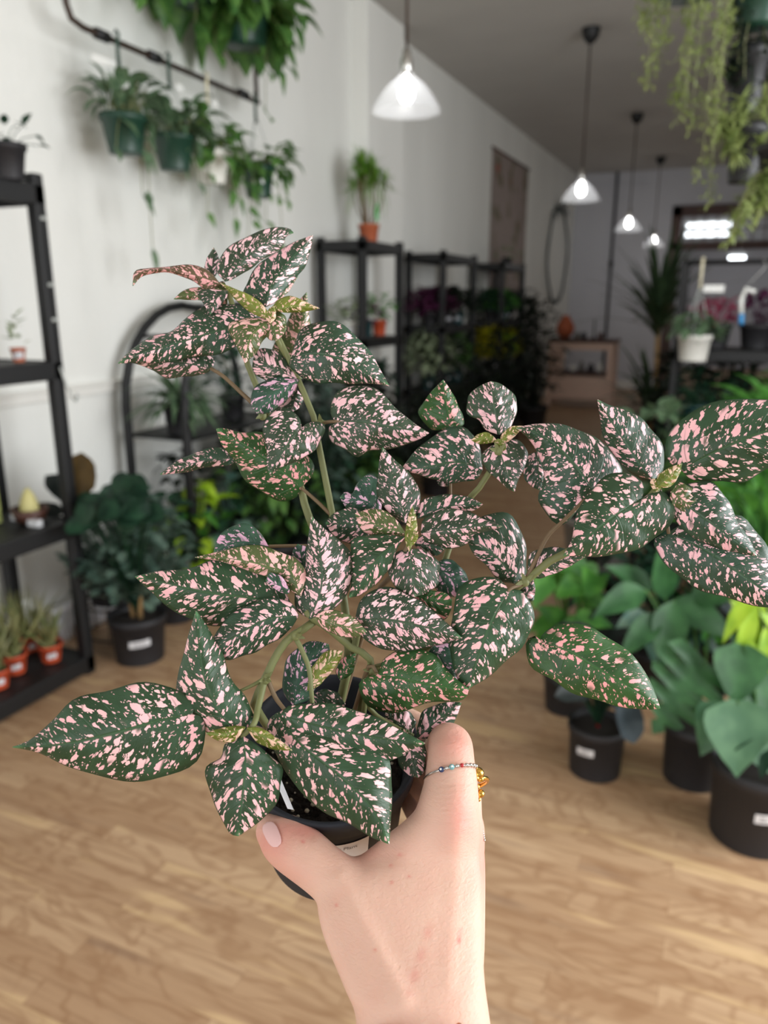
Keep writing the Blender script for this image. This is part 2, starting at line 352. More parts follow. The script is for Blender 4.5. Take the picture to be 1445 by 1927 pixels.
# conduit down the back wall
o = MB().tube([(-2.02, YB-.03, 0.0), (-2.02, YB-.03, ZC)], .022).tube([(-2.02, YB-.03, 2.0), (-2.02, YB-.03, 2.1)], .036).build('wall_conduit', M['black'])
tag(o, 'thin dark conduit running up the grey back wall behind the desk', 'pipe')
# tubes in the back room
for i, (x0, x1, y, z, lb) in enumerate(((-1.04, -.28, 16.0, ony(1330, 424, 16).z, 'upper glowing fluorescent fixture seen through the transom panes'), (-1.0, -.26, 15.5, ony(1330, 441, 15.5).z, 'lower glowing fluorescent fixture seen through the transom panes'), (ony(1371, 488, 16.5).x, ony(1402, 488, 16.5).x, 16.5, ony(1385, 486, 16.5).z, 'short glowing shop light seen through the open doorway'))):
    t = empty('tube_light', ((x0+x1)/2, y, z), lb, 'light')
    MB().tube([(x0, y, z), (x1, y, z)], .036, 12).build('tube', M['tube'], t)
    MB().box((x0-.02, y-.06, z+.05), (x1+.02, y+.06, z+.09)).tube([(x0+.2, y, z+.08), (x0+.2, y, ZC)], .006).tube([(x1-.2, y, z+.08), (x1-.2, y, ZC)], .006).build('housing', M['white'], t, False)

# ------------------------------------------------------------------ pendant lamps
def pendant(x, y, z, label, r=.15):
    t = empty('pendant_lamp', (x, y, z), label, 'lamp', 'glass pendant lamps in a row down the ceiling')
    MB().lathe([(.001, ZC-.11), (.03, ZC-.10), (.06, ZC-.06), (.07, ZC-.005), (.07, ZC), (.001, ZC)], (x, y, 0), 24).build('canopy', M['black'], t)
    MB().tube([(x, y, z+.22), (x, y, ZC-.1)], .007).build('cord', M['pipe'], t)
    MB().lathe([(.001, z+.235), (.016, z+.23), (.02, z+.2), (.026, z+.19), (.026, z+.15), (.018, z+.13), (.001, z+.13)], (x, y, 0), 20).build('socket', M['silver'], t)
    MB().lathe([(.024, z+.16), (.030, z+.135), (.045, z+.12), (.08, z+.095), (.115, z+.055), (r-.008, z+.012), (r+.004, z-.015), (r+.001, z-.016), (r-.012, z+.010), (.111, z+.051), (.077, z+.09), (.043, z+.115), (.027, z+.13)], (x, y, 0), 40).build('glass_shade', M['glass'], t)
    b = MB().lathe([(.001, z+.02), (.02, z+.025), (.032, z+.045), (.034, z+.07), (.026, z+.10), (.015, z+.125), (.001, z+.13)], (x, y, 0), 20).build('bulb', M['bulb'], t)
    l = bpy.data.lights.new('bulb_light', 'POINT'); l.energy = 2.6; l.shadow_soft_size = .05; l.color = (1, .98, .95); lo = bpy.data.objects.new('bulb_light', l); lo.location = (0, 0, -.14); lo.parent = t; COL.objects.link(lo)
pendant(-1.43, 3.46, 2.27, 'nearest clear glass pendant lamp with a lit bulb on a thin black cord')
pendant(-1.26, 6.75, 2.25, 'second clear glass pendant lamp, its black heart-shaped ceiling canopy showing at the top')
pendant(-1.26, 9.8, 2.25, 'third clear glass pendant lamp from the front, between the second and the furthest')
pendant(-1.26, 12.75, 2.25, 'furthest and smallest clear glass pendant lamp beside the brown doorway')

# ------------------------------------------------------------------ shelving racks
def rack(x0, x1, y0, y1, levels, label, H=1.86, t=.045, group=None, mat='black', lip=.06):
    r = empty('shelving_rack', ((x0+x1)/2, (y0+y1)/2, 0), label, 'shelf', group)
    for x in (x0, x1-t):
        for y in (y0, y1-t):
            m = MB().box((x, y, 0), (x+t, y+t, H))
            p = m.build('post', M[mat], r, False, .006)
    for z in levels:
        m = MB().box((x0+.005, y0+.005, z-.02), (x1-.005, y1-.005, z))
        for a, b in (((x0, y0, z-.06), (x1, y0+.02, z+.005)), ((x0, y1-.02, z-.06), (x1, y1, z+.005)), ((x0, y0, z-.06), (x0+.02, y1, z+.005)), ((x1-.02, y0, z-.06), (x1, y1, z+.005))): m.box(a, b)
        m.build('shelf', M[mat], r, False, .004)
    return r
LV = (.075, .64, 1.235, 1.83)
rL = rack(-2.64, -2.225, .95, 2.13, LV, 'tall black shelving rack at the left edge holding small pots', 1.87)
hk = MB(); p0 = Vector((-2.222, 2.11, 1.22)); hk.tube([p0, p0+Vector((.01, .01, -.06)), p0+Vector((.012, .03, -.11)), p0+Vector((.01, .05, -.13)), p0+Vector((.008, .06, -.10))], .004).build('cable_hook', M['wire'], rL)
cl = MB()
for z in (1.72, 1.5, 1.38): cl.box((-2.226, 2.10, z), (-2.222, 2.12, z+.012))
cl.build('post_clips', M['wire'], rL)
rack(-2.62, -2.26, 4.77, 5.44, (.15, .70, 1.20, 1.83), 'nearest black rack along the left wall, a plant in terracotta on top', 1.86, .05, 'black racks along the left wall')
rack(-2.62, -2.26, 6.33, 7.23, (.15, .70, 1.24, 1.83), 'middle black rack along the left wall, full of dark plants', 1.86, .05, 'black racks along the left wall')
rack(-2.62, -2.26, 8.15, 9.05, (.15, .70, 1.24, 1.83), 'furthest black rack along the left wall beneath the botanical wall hanging', 1.86, .05, 'black racks along the left wall')

# ------------------------------------------------------------------ plant building blocks
PROF = {
 'ovate': [(0, .05), (.08, .5), (.22, .92), (.36, 1), (.55, .84), (.75, .5), (.9, .2), (1, .0)],
 'heart': [(0, .25), (.04, .72), (.16, 1), (.32, .98), (.52, .78), (.72, .48), (.9, .17), (1, .0)],
 'lance': [(0, .08), (.15, .6), (.35, 1), (.6, .85), (.85, .35), (1, 0)],
 'strap': [(0, .6), (.2, .9), (.5, 1), (.8, .6), (1, 0)],
 'round': [(0, .2), (.08, .62), (.25, .95), (.5, 1), (.75, .86), (.92, .5), (1, 0)],
}
def prof(kind, u):
    P = PROF[kind]
    for i in range(len(P)-1):
        if u <= P[i+1][0]:
            f = (u-P[i][0])/(P[i+1][0]-P[i][0]); f = f*f*(3-2*f)*.5+f*.5; return P[i][1]+(P[i+1][1]-P[i][1])*f
    return P[-1][1]
def add_leaf(mb, o, d, up, L, Wd, kind='ovate', droop=.3, fold=.25, n=7, cuts=0):
    """One blade: bends towards the ground along its length, folded along the midrib."""
    o = Vector(o); d = Vector(d).normalized(); s = d.cross(Vector(up))
    if s.length < 1e-3: s = d.orthogonal()
    s.normalize(); vs = []; fs = []; p = o.copy(); t = d.copy()
    if cuts: n = cuts*4+1
    for i in range(n):
        u = i/(n-1); nn = s.cross(t).normalized(); w = Wd*.5*prof(kind, u)
        wi = w
        if cuts and .12 < u < .93: wi = w*(.32 if (i % 4) in (0,) else 1.0)
        back = -t*(.18*w) if kind == 'heart' and u < .12 else Vector((0, 0, 0))
        z = nn*(w*fold)
        row = (-1, -.5, 0, .5, 1)
        for q in row:
            ww = wi if abs(q) == 1 else w*.95 if not cuts else min(wi*1.3, w)
            vs.append(p+s*(ww*q)+z*(abs(q)**1.3)-(z*.25)+back*abs(q))
        p = p+t*(L/(n-1)); t = (t+Vector((0, 0, -1))*(droop/(n-1)*1.6)).normalized()
    for i in range(n-1):
        for j in range(4): a = i*5+j; fs.append((a, a+1, a+6, a+5))
    mb.add(vs, fs)
def rdir(el0, el1, az=None):
    a = random.uniform(0, 2*pi) if az is None else az; e = radians(random.uniform(el0, el1)); return Vector((cos(a)*cos(e), sin(a)*cos(e), sin(e)))
def pot_part(parent, c, r, h, mat, taper=.78, rim=True, label=None, soil=True, name='pot'):
    x, y, z = c; rb = r*taper; th = max(.003, r*.05)
    pr = [(.001, z), (rb, z), (rb, z+.002), (rb+(r-rb)*.8, z+h*.82)]
    pr += [(r*1.03, z+h*.83), (r*1.06, z+h), (r*1.0, z+h), (r*.97, z+h*.84)] if rim else [(r, z+h), (r-th, z+h)]
    pr += [(r*.93, z+h*.8), (rb*.92, z+.01), (.001, z+.01)]
    p = MB().lathe(pr, (x, y, 0), 32).build(name, M[mat], parent)
    if soil: MB().lathe([(.001, z+h*.9), (r*.5, z+h*.885), (r*.95, z+h*.87)], (x, y, 0), 24).build('soil', M['soil'], parent)
    if label:   # (azimuth offset from camera direction, height fraction, width, height)
        az, hf, wl, hl = label; a0 = atan2(CAM.y-y, CAM.x-x)+az; m = MB(); vs = []; fs = []; N = 8
        for i in range(N+1):
            for k in (0, 1):
                zz = z+h*hf+(k-.5)*hl; rr = rb+(r-rb)*((zz-z)/h)*.98+.0018; a = a0+(i/N-.5)*wl/rr; vs.append((x+rr*cos(a), y+rr*sin(a), zz+ (i/N-.5)*wl*.08))
        for i in range(N): fs.append((2*i, 2*i+2, 2*i+3, 2*i+1))
        m.add(vs, fs); lb = m.build('label', M['label'], p)
        pm = MB(); vs = []; fs = []
        for row in (-.2, .15):
            for i in range(2, 7):
                if random.random() < .2: continue
                q = []
                for (ii, kk) in ((i-.4, -.07), (i+.4, -.07), (i+.4, .07), (i-.4, .07)):
                    zz = z+h*hf+(row+kk)*hl; rr = rb+(r-rb)*((zz-z)/h)*.98+.0024; a = a0+(ii/N-.5)*wl/rr; q.append((x+rr*cos(a), y+rr*sin(a), zz+(ii/N-.5)*wl*.08))
                pm.add(q, [(0, 1, 2, 3)])
        if pm.v: pm.build('print', M['print'], lb, False)
    return p
def bush(parent, c, z0, n, L, Wr, R, Hh, kind, mat, el=(-10, 60), droop=.6, fold=.25, stems=True, flat=1.0, inner=.15, squash=None):
    """Leaves on arching stalks spread through a crown of radius R and height Hh above z0."""
    x, y = c; m = MB(); sm = MB()
    for i in range(n):
        a = random.uniform(0, 2*pi); q = sqrt(random.random()); hz = random.uniform(inner, 1)
        rr = R*q*sin(pi*min(1, .25+.65*hz))
        e = Vector((x+rr*cos(a), y+rr*sin(a)*flat, z0+Hh*hz))
        if squash is not None: e.x = max(squash, e.x)
        d = Vector((cos(a), sin(a), 0))*cos(radians(random.uniform(*el)))+Vector((0, 0, sin(radians(random.uniform(*el)))))
        add_leaf(m, e, d, (random.uniform(-.3, .3), random.uniform(-.3, .3), 1), L*random.uniform(.7, 1.15), L*Wr*random.uniform(.8, 1.1), kind, droop*random.uniform(.5, 1.4), fold)
        if stems and i % 2 == 0: b = Vector((x+rr*.15*cos(a), y+rr*.15*sin(a), z0)); sm.tube([b, (b+e)/2+Vector((0, 0, Hh*.12)), e], max(.0015, L*.02), 5, False)
    o = m.build('foliage', M['f_'+mat], parent)
    if stems and sm.v: sm.build('stems', M['f_'+mat], parent)
    return o
def stalks(parent, c, z0, items, kind, mat, droop=.4, fold=.18, cuts=0, r=.004, name='foliage'):
    """items: (px, py, depth, tilt deg in view, length, width ratio) leaves placed one by one, each with a stalk."""
    m = MB(); sm = MB()
    for (px, py, d, ang, L, wr, *rest) in items:
        e = dep(px, py, d); a = radians(ang); dr = (RT*cos(a)+UP*sin(a)-FW*(rest[0] if rest else .35)).normalized()
        nrm = (-FW+UP*.55).normalized(); b = e-dr*(L*.35)
        add_leaf(m, b, dr, nrm, L, L*wr, kind, droop, fold, 9, cuts)
        s0 = Vector((c[0], c[1], z0)); mid = (s0+b)/2+Vector((0, 0, .06)); sm.tube([s0, mid, b, b+dr*L*.05], [r, r, r*.7, r*.5], 6, False)
    m.build(name, M['f_'+mat], parent); sm.build('stems', M['f_pothos'] if mat.startswith('mon') else M['f_dark'] if mat != 'bright' else M['f_bright'], parent)

# ------------------------------------------------------------------ wall pipe and hanging baskets
pr_ = empty('pipe_rail', (-2.5, 3.2, 2.5), 'dark iron pipe rail on the left wall with four baskets hanging from it', 'rail')
MB().tube([(-2.5, 2.60, 3.05), (-2.5, 2.60, 2.56), (-2.5, 2.62, 2.515), (-2.5, 2.68, 2.50), (-2.5, 3.95, 2.49)], .013, 12).build('rail_bar', M['pipe'], pr_)
MB().tube([(-2.5, 3.93, 2.49), (-2.5, 3.93, 2.83), (-2.5, 3.93, 3.05)], .012, 12).build('upright', M['pipe'], pr_)
MB().tube([(-2.5, 2.60, 3.05), (-2.5, 3.93, 3.05)], .012, 12).tube([(-2.5, 2.60, 3.05), (-2.67, 2.60, 3.05)], .012).tube([(-2.5, 3.93, 3.05), (-2.67, 3.93, 3.05)], .012).build('upper_bar', M['pipe'], pr_)
for y in (2.78, 3.10, 3.80): MB().tube([(-2.5, y-.035, 2.5), (-2.5, y+.035, 2.5)], .022, 12).build('fitting', M['black'], pr_)
for y in (2.60, 3.93): MB().tube([(-2.68, y, 3.05), (-2.665, y, 3.05)], .045, 16).build('wall_flange', M['pipe'], pr_)
def basket(x, y, ztop, zhook, r, h, potmat, fmat, label, n, L, trails=(), hookmat='pot_green', tagpos=None, kind='heart', cat='hanging plant', group=None, Wr=.6, R=1.5, wire='wire', el=(-30, 60), Hh=.7, lbl=None, flat=1.0):
    t = empty('hanging_basket', (x, y, ztop-h), label, cat, group)
    pot_part(t, (x, y, ztop-h), r, h, potmat, .72, True, lbl)
    hg = MB()
    for k in range(3):
        a = 2*pi*k/3+.5; hg.tube([(x+r*cos(a), y+r*sin(a), ztop-.01), (x+r*.1*cos(a), y+r*.1*sin(a), zhook-.11)], .0022, 5)
    hg.build('hanger_wires', M[wire], t)
    MB().tube([(x, y, zhook-.13), (x, y, zhook-.03), (x+.01, y, zhook+.005), (x, y, zhook+.018), (x-.012, y, zhook+.005)], [.008, .008, .006, .005, .004], 8).build('hook', M[hookmat], t)
    if tagpos: tx, ty, tw_ = tagpos; m = MB().box((x+tx, y+ty, zhook-.135), (x+tx+.004, y+ty+tw_, zhook-.105)); m.build('price_tag', M['white'], t, False)
    m = MB(); sm = MB()
    for i in range(n):
        a = random.uniform(0, 2*pi); e = radians(random.uniform(*el)); q = random.uniform(.3, 1)
        b = Vector((x+r*.7*cos(a)*q, y+r*.7*sin(a)*q, ztop-.01)); d = Vector((cos(a)*cos(e), sin(a)*cos(e)*flat, sin(e)))
        e2 = b+d*r*random.uniform(.1, R-.6)+Vector((0, 0, r*Hh*random.uniform(.1, .8)-q*.02))
        e2.x = max(e2.x, XL+.05); d.x = max(d.x, -.25) if b.x < -2.3 else d.x
        add_leaf(m, e2, d, (0, 0, 1), L*random.uniform(.75, 1.2), L*Wr*random.uniform(.8, 1.1), kind, random.uniform(.5, 1.8), .3)
        sm.tube([b, (b+e2)/2+Vector((0, 0, .015)), e2], .0018, 5, False)
    for tr in trails:
        dx, dy, dz, cnt = tr; s0 = Vector((x+r*.8*(1 if dx >= 0 else -1)*(abs(dx) > .01), y+max(-r, min(r, dy*.7)), ztop)); en = Vector((x+dx, y+dy, ztop-dz))
        mid = Vector((s0.x*.3+en.x*.7, s0.y*.4+en.y*.6, ztop+.01)); pts = [s0*(1-u)**2+mid*2*u*(1-u)+en*u*u for u in [i/8 for i in range(9)]]
        sm.tube(pts, .0022, 5, False)
        for i in range(cnt):
            u = (i+1)/cnt; k = min(8, int(u*8)); b = pts[k]; add_leaf(m, b, Vector((random.uniform(0, .9), random.uniform(-.8, .8), -random.uniform(.2, 1))), (1, 0, .4), L*random.uniform(.6, .95), L*Wr*.75, kind, .6, .3)
    m.build('foliage', M['f_'+fmat], t); sm.build('vines', M['stem'], t); return t
gb = 'four hanging baskets on the pipe rail'
basket(-2.44, 2.80, 2.20, 2.50, .095, .15, 'pot_green', 'philo', 'hanging plant in a dark green pot, nearest basket on the pipe rail', 48, .13, [(.02, .06, .30, 3), (.02, .10, .52, 5), (.03, -.09, .14, 2)], tagpos=(0, -.15, .13), group=gb, Wr=.45, kind='ovate', Hh=1.5, R=1.3, el=(-10, 75))
basket(-2.44, 3.12, 2.18, 2.50, .092, .15, 'pot_green', 'philo', 'hanging plant in a dark green pot, second basket along the pipe rail', 50, .12, [(.02, .14, .18, 3), (.02, .02, .12, 2)], tagpos=(.02, .02, .05), group=gb, Wr=.55, Hh=1.4, R=1.9, el=(-20, 70))
basket(-2.44, 3.40, 2.16, 2.49, .09, .15, 'pot_white', 'pothos', 'trailing vine in a white hanging pot on the pipe rail', 46, .11, [(.02, -.08, .30, 3), (.02, .16, .30, 6), (.02, .2, .2, 4)], hookmat='jute', tagpos=(.02, .01, .04), group=gb, Wr=.7, R=2.1, Hh=1.2, el=(-40, 50))
basket(-2.44, 3.82, 2.15, 2.49, .088, .16, 'pot_green', 'pothos', 'trailing vine in a dark green pot, furthest basket on the pipe rail', 50, .11, [(.02, -.16, .42, 6), (.02, .02, .50, 5), (.03, .24, .14, 6), (.03, .18, .38, 3), (.02, -.1, .3, 5)], group=gb, Wr=.7, R=2.3, Hh=1.2, lbl=(0, .45, .06, .02), el=(-40, 50))
gu = 'large trailing baskets above the pipe rail'
basket(-2.36, 3.62, 2.85, 3.05, .14, .19, 'pot_green', 'pothos', 'large trailing pothos in a dark green pot hanging highest on the left wall', 150, .16, [(.03, .05, .22, 5), (.04, .26, .24, 6), (.04, .34, .2, 6), (.02, .14, .46, 5)], group=gu, R=2.4, Hh=.6, el=(-60, 60), Wr=.75)
basket(-2.36, 3.24, 2.90, 3.05, .13, .17, 'pot_green', 'pothos', 'leafy pothos basket beside the highest green pot, cut off by the top edge', 120, .16, [(.02, .1, .34, 5), (.03, -.05, .26, 5), (.03, .15, .2, 6)], group=gu, R=2.4, Hh=.5, el=(-60, 60), Wr=.75)
basket(-2.40, 2.86, 2.92, 3.05, .10, .14, 'pot_green', 'pothos', 'trailing vine above the pipe rail showing only its hanging ends', 30, .12, [(.04, .02, .26, 6), (.04, -.12, .2, 5), (.04, .12, .24, 5)], group=gu, R=1.6, Wr=.6)

# ------------------------------------------------------------------ things on the left rack
def small_pot(loc, r, h, mat, label, cat='potted plant', plant='succ', group=None, lab=None, fm='fresh', H=.08, n=14, L=.03, kind='ovate'):
    x, y, z = loc; t = empty('potted_plant', loc, label, cat, group); pot_part(t, (x, y, z), r, h, mat, .72, True, lab)
    if plant == 'succ': bush(t, (x, y), z+h*.85, n, L, .5, r*1.0, H, kind, fm, (0, 70), .2, stems=False)
    elif plant == 'grass':
        m = MB()
        for i in range(n): d = rdir(50, 88); add_leaf(m, (x+random.uniform(-.5, .5)*r, y+random.uniform(-.5, .5)*r, z+h*.85), d, (random.uniform(-1, 1), random.uniform(-1, 1), .2), H*random.uniform(.6, 1.2), .009, 'strap', .25, .1, 5)
        m.build('foliage', M['f_'+fm], t)
    elif plant == 'bush': bush(t, (x, y), z+h*.85, n, L, .55, r*1.8, H, kind, fm, (-20, 60), .7)
    return t
b0 = onz(4, 330, 1.835); small_pot((b0.x-.06, 2.0, 1.835), .062, .11, 'pot_dark', 'black pot at the left edge on the top shelf of the left rack', plant='bush', n=14, L=.05, H=.1, fm='dark')
small_pot((-2.33, 2.03, 1.24), .026, .05, 'terracotta', 'tiny terracotta pot with a white label and a pale sprig by the rack post', lab=(0, .5, .03, .022), fm='pale', H=.12, n=12, L=.04)
small_pot((-2.50, 2.02, 1.24), .030, .05, 'redpot', 'tiny red pot with a small succulent at the left edge of the second shelf', fm='fresh', H=.03, n=20, L=.03)
t = empty('card_box', (-2.46, 1.93, .645), 'olive green printed box standing on the third shelf of the left rack', 'box'); MB().box((-2.54, 1.90, .645), (-2.45, 1.97, .80)).build('box_body', M['greenbox'], t, False, .003); MB().lathe([(.001, 0), (.022, 0), (.022, .002), (.001, .002)], (-2.49, 1.899, .735), 20, Matrix.Rotation(radians(90), 3, 'X')).build('printed_roundel', M['pot_green'], t)
t = empty('gift_bowl', (-2.36, 2.02, .645), 'small dark bowl holding a pale cone-shaped stone, with a white label in front', 'bowl')
MB().lathe([(.001, .65), (.05, .65), (.068, .70), (.064, .70), (.047, .655), (.001, .655)], (-2.36, 2.02, 0), 28).build('bowl', M['darkwood'], t); MB().lathe([(.035, .68), (.033, .72), (.02, .755), (.006, .775), (.001, .777)], (-2.36, 2.02, 0), 12).build('cone_stone', M['sand'], t)
for (x, y, lb) in ((-2.30, 1.98, 'white price card beside the bowl on the third shelf of the left rack'), (-2.36, 1.80, 'white price card at the left edge on the third shelf of the left rack'), (-2.42, 2.01, 'small white price card between the green box and the bowl')):
    m = MB(); m.box((x-.03, y-.005, .642), (x+.025, y+.02, .668)); tag(m.build('price_card', M['label'], None, False, .002), lb, 'price card')
for (px, py, r, h, lb, fm, n, H) in ((97, 1242, .047, .074, 'terracotta-coloured pot of thin grass nearest the post on the bottom shelf', 'grass', 46, .17), (62, 1222, .044, .066, 'terracotta-coloured pot of grass behind the others on the bottom shelf', 'grass', 40, .2), (30, 1264, .048, .080, 'terracotta-coloured pot of tall grass with a wooden stake on the bottom shelf', 'grass', 46, .24), (-2, 1292, .046, .075, 'terracotta-coloured pot of grass cut by the left edge on the bottom shelf', 'grass', 40, .2)):
    b = onz(px, py, .08); t = small_pot((b.x, b.y, .08), r, h, 'redpot', lb, 'potted plant', 'grass', 'terracotta-coloured grass pots on the bottom shelf', (.1, .45, .035, .022), fm, H, n)
    if px == 30: MB().box((b.x, b.y, .14), (b.x+.003, b.y+.012, .30)).build('wooden_stake', M['jute'], t, False)
    if px == 62: MB().box((b.x, b.y-.02, .25), (b.x+.002, b.y+.02, .30)).tube([(b.x, b.y, .14), (b.x, b.y, .26)], .002).build('plant_tag', M['white'], t, False)

# ------------------------------------------------------------------ left floor plants
def floor_plant(px, py, r, h, mat, label, lab=None, z=0, name='potted_plant', cat='potted plant', taper=.85, xmin=-2.5):
    p = onz(px, py, z); p.x = max(p.x, xmin); t = empty(name, (p.x, p.y, z), label, cat); pot_part(t, (p.x, p.y, z), r, h, mat, taper, True, lab); return t, p
# rubber plant on a wire stand behind the left rack
t = empty('rubber_plant', (-2.42, 2.42, .0), 'dark rubber plant with a brown round leaf behind the left rack post', 'potted plant')
pot_part(t, (-2.40, 2.44, .17), .12, .22, 'pot_dark')
stalks(t, (-2.40, 2.44), .36, [(125, 925, 3.0, 130, .15, .6), (148, 905, 3.05, 80, .17, .85, .1), (95, 960, 3.0, 170, .14, .5), (110, 1000, 3.0, 200, .15, .6), (165, 960, 3.1, 60, .14, .6)], 'round', 'rubber', .2)
stalks(t, (-2.40, 2.44), .36, [(150, 905, 2.95, 85, .17, .8, .1)], 'round', 'brown', .1, name='brown_leaf')
t = empty('wire_plant_stand', (-2.40, 2.44, 0), 'thin wire plant stand under the rubber plant by the left wall', 'stand')
m = MB()
for z, r in ((.165, .13), (.02, .12)): m.tube([(-2.40+r*cos(a*pi/16), 2.44+r*sin(a*pi/16), z) for a in range(33)], .004, 6, False)
for k in range(6): a = k*pi/3; m.tube([(-2.40+.13*cos(a), 2.44+.13*sin(a), .165), (-2.40+.12*cos(a), 2.44+.12*sin(a), 0)], .003, 6)
for k in range(3): a = k*pi/3; m.tube([(-2.40+.13*cos(a), 2.44+.13*sin(a), .165), (-2.40-.13*cos(a), 2.44-.13*sin(a), .165)], .003, 6)
m.build('wire_frame', M['pipe'], t)
m = MB()
for i in range(60):
    y = 2.28+i*.008; m.tube([(-2.60+random.uniform(-.01, .02), y, .13), (-2.58+random.uniform(-.01, .04), y+random.uniform(-.01, .01), .004)], .0035, 4)
t = empty('fringed_cloth', (-2.6, 2.5, 0), 'white fringed cloth trailing on the floor at the foot of the left wall', 'cloth'); m.build('fringe', M['label'], t); MB().box((-2.62, 2.27, .12), (-2.585, 2.77, .15)).build('cloth_band', M['label'], t, False, .005)
# labelled floor pot with stacked dark leaves
t, p = floor_plant(265, 1236, .115, .20, 'pot_dark', 'black floor pot with a white label and dark round-leaved bush on tan stakes', (0, .52, .085, .028))
bush(t, (p.x-.02, p.y+.02), .24, 420, .055, .8, .25, .46, 'round', 'euca', (-30, 60), .5)
stalks(t, (p.x, p.y), .2, [(200+random.uniform(-50, 90), 930+random.uniform(-30, 60), 2.75+random.uniform(-.1, .2), random.uniform(-60, 240), .10, .85) for i in range(26)], 'round', 'dark', .4, name='large_leaves')
MB().tube([(p.x+.015, p.y, .17), (p.x+.03, p.y, .36)], .011).tube([(p.x-.02, p.y, .17), (p.x-.035, p.y, .37)], .011).build('stakes', M['trunk'], t)
# lime plant and its teal neighbour
t, p = floor_plant(378, 1135, .10, .16, 'pot_dark', 'bright lime green leafed plant beside the labelled floor pot')
bush(t, (p.x, p.y), .16, 26, .13, .6, .22, .48, 'heart', 'lime', (-30, 50), .9); bush(t, (p.x, p.y), .14, 40, .10, .6, .22, .36, 'heart', 'bright', (-30, 50), .8)
t, p = floor_plant(440, 1110, .10, .18, 'pot_dark', 'plant with pale teal green leaves right of the lime plant')
bush(t, (p.x, p.y), .17, 14, .15, .6, .16, .42, 'heart', 'teal', (-30, 50), .9); bush(t, (p.x, p.y), .15, 30, .10, .6, .2, .34, 'ovate', 'dark', (-30, 50), .8)
for (px, py, R, Hh, n, L, fm, kind, lb) in (
 (330, 1160, .17, .40, 50, .10, 'dark', 'heart', 'low dark leafed plant in a black pot behind the labelled floor pot'),
 (520, 1085, .28, .60, 150, .11, 'pothos', 'ovate', 'green bushy floor plant behind the held plant, left of its tall stem'),
 (600, 1050, .28, .70, 190, .10, 'dark', 'ovate', 'dark bushy floor plant behind the tall stem of the held plant'),
 (490, 1040, .32, .90, 330, .07, 'euca', 'round', 'grey green small-leaved bush beneath the large heart leaf on the left'),
 (430, 1060, .30, .92, 260, .10, 'night', 'ovate', 'very dark green shrub right of the arched stand'),
 (680, 1010, .26, .60, 130, .12, 'pothos', 'lance', 'mixed green floor plant in front of the nearest wall rack'),
 (740, 985, .26, .65, 170, .10, 'night', 'ovate', 'dark floor plant at the foot of the nearest wall rack'),
 (560, 985, .28, .85, 200, .12, 'night', 'lance', 'tall dark leafy plant behind the green bushy floor plant'),
 (820, 930, .28, .75, 180, .09, 'night', 'ovate', 'dark bushy floor plant in front of the middle wall rack'),
 (880, 885, .28, .80, 180, .09, 'night', 'ovate', 'dark low plant between the middle and the furthest wall rack')):
    t, p = floor_plant(px, py, .12, .20, 'pot_dark', lb, xmin=-2.08 if py < 1080 else -2.5); bush(t, (p.x, p.y), .18, n, L, .55, R, Hh, kind, fm, (-30, 60), .7, squash=-2.6)

# arched plant stand
t = empty('arched_plant_stand', (-2.35, 3.1, 0), 'black arched metal plant stand against the left wall', 'plant stand')
for x, nm in ((-2.58, 'rear_arch'), (-2.24, 'front_arch')):
    pts = [(x, 2.82, 0), (x, 2.82, .85)]+[(x, 3.28-.46*cos(q*pi/14), .97+.46*sin(q*pi/14)) for q in range(15)]+[(x, 3.74, .85), (x, 3.74, 0)]
    MB().tube(pts, .022, 8).build(nm, M['black'], t)
m = MB()
for (y, z) in ((2.95, 1.29), (3.28, 1.43), (3.61, 1.29), (2.82, .3), (3.74, .3)): m.tube([(-2.58, y, z), (-2.24, y, z)], .010, 8)
m.build('crossbars', M['black'], t)
for z in (.84, .36): MB().box((-2.6, 2.82, z-.012), (-2.22, 3.74, z)).build('shelf', M['black'], t, False, .003)
t = empty('potted_plant', (-2.36, 2.93, .84), 'arching strap-leaved plant in a dark pot on the arched stand', 'potted plant')
pot_part(t, (-2.36, 2.93, .845), .075, .13, 'pot_dark'); m = MB()
for i in range(90): d = rdir(15, 75); add_leaf(m, (-2.36, 2.93, .96), d, (0, 0, 1), random.uniform(.2, .34), .03, 'lance', random.uniform(.8, 1.6), .2, 8)
for i in range(len(m.v)): v = m.v[i]; m.v[i] = (max(v[0], -2.64), v[1], v[2])
m.build('foliage', M['f_palm' if False else 'f_philo'], t)
for (y, z, r, fm, kind, lb, L) in ((3.42, .845, .07, 'dark', 'ovate', 'dark leafy plant on the arched stand beside the strap-leaved plant', .09), (3.0, .365, .08, 'night', 'ovate', 'dark plant on the lower shelf of the arched stand, nearest end', .09), (3.45, .365, .08, 'dark', 'heart', 'dark plant on the lower shelf of the arched stand, far end', .1)):
    t = empty('potted_plant', (-2.4, y, z), lb, 'potted plant'); pot_part(t, (-2.4, y, z), r, .13, 'pot_dark'); bush(t, (-2.4, y), z+.12, 50, L, .55, .16, .26, kind, fm, (-30, 60), .8, squash=-2.62)

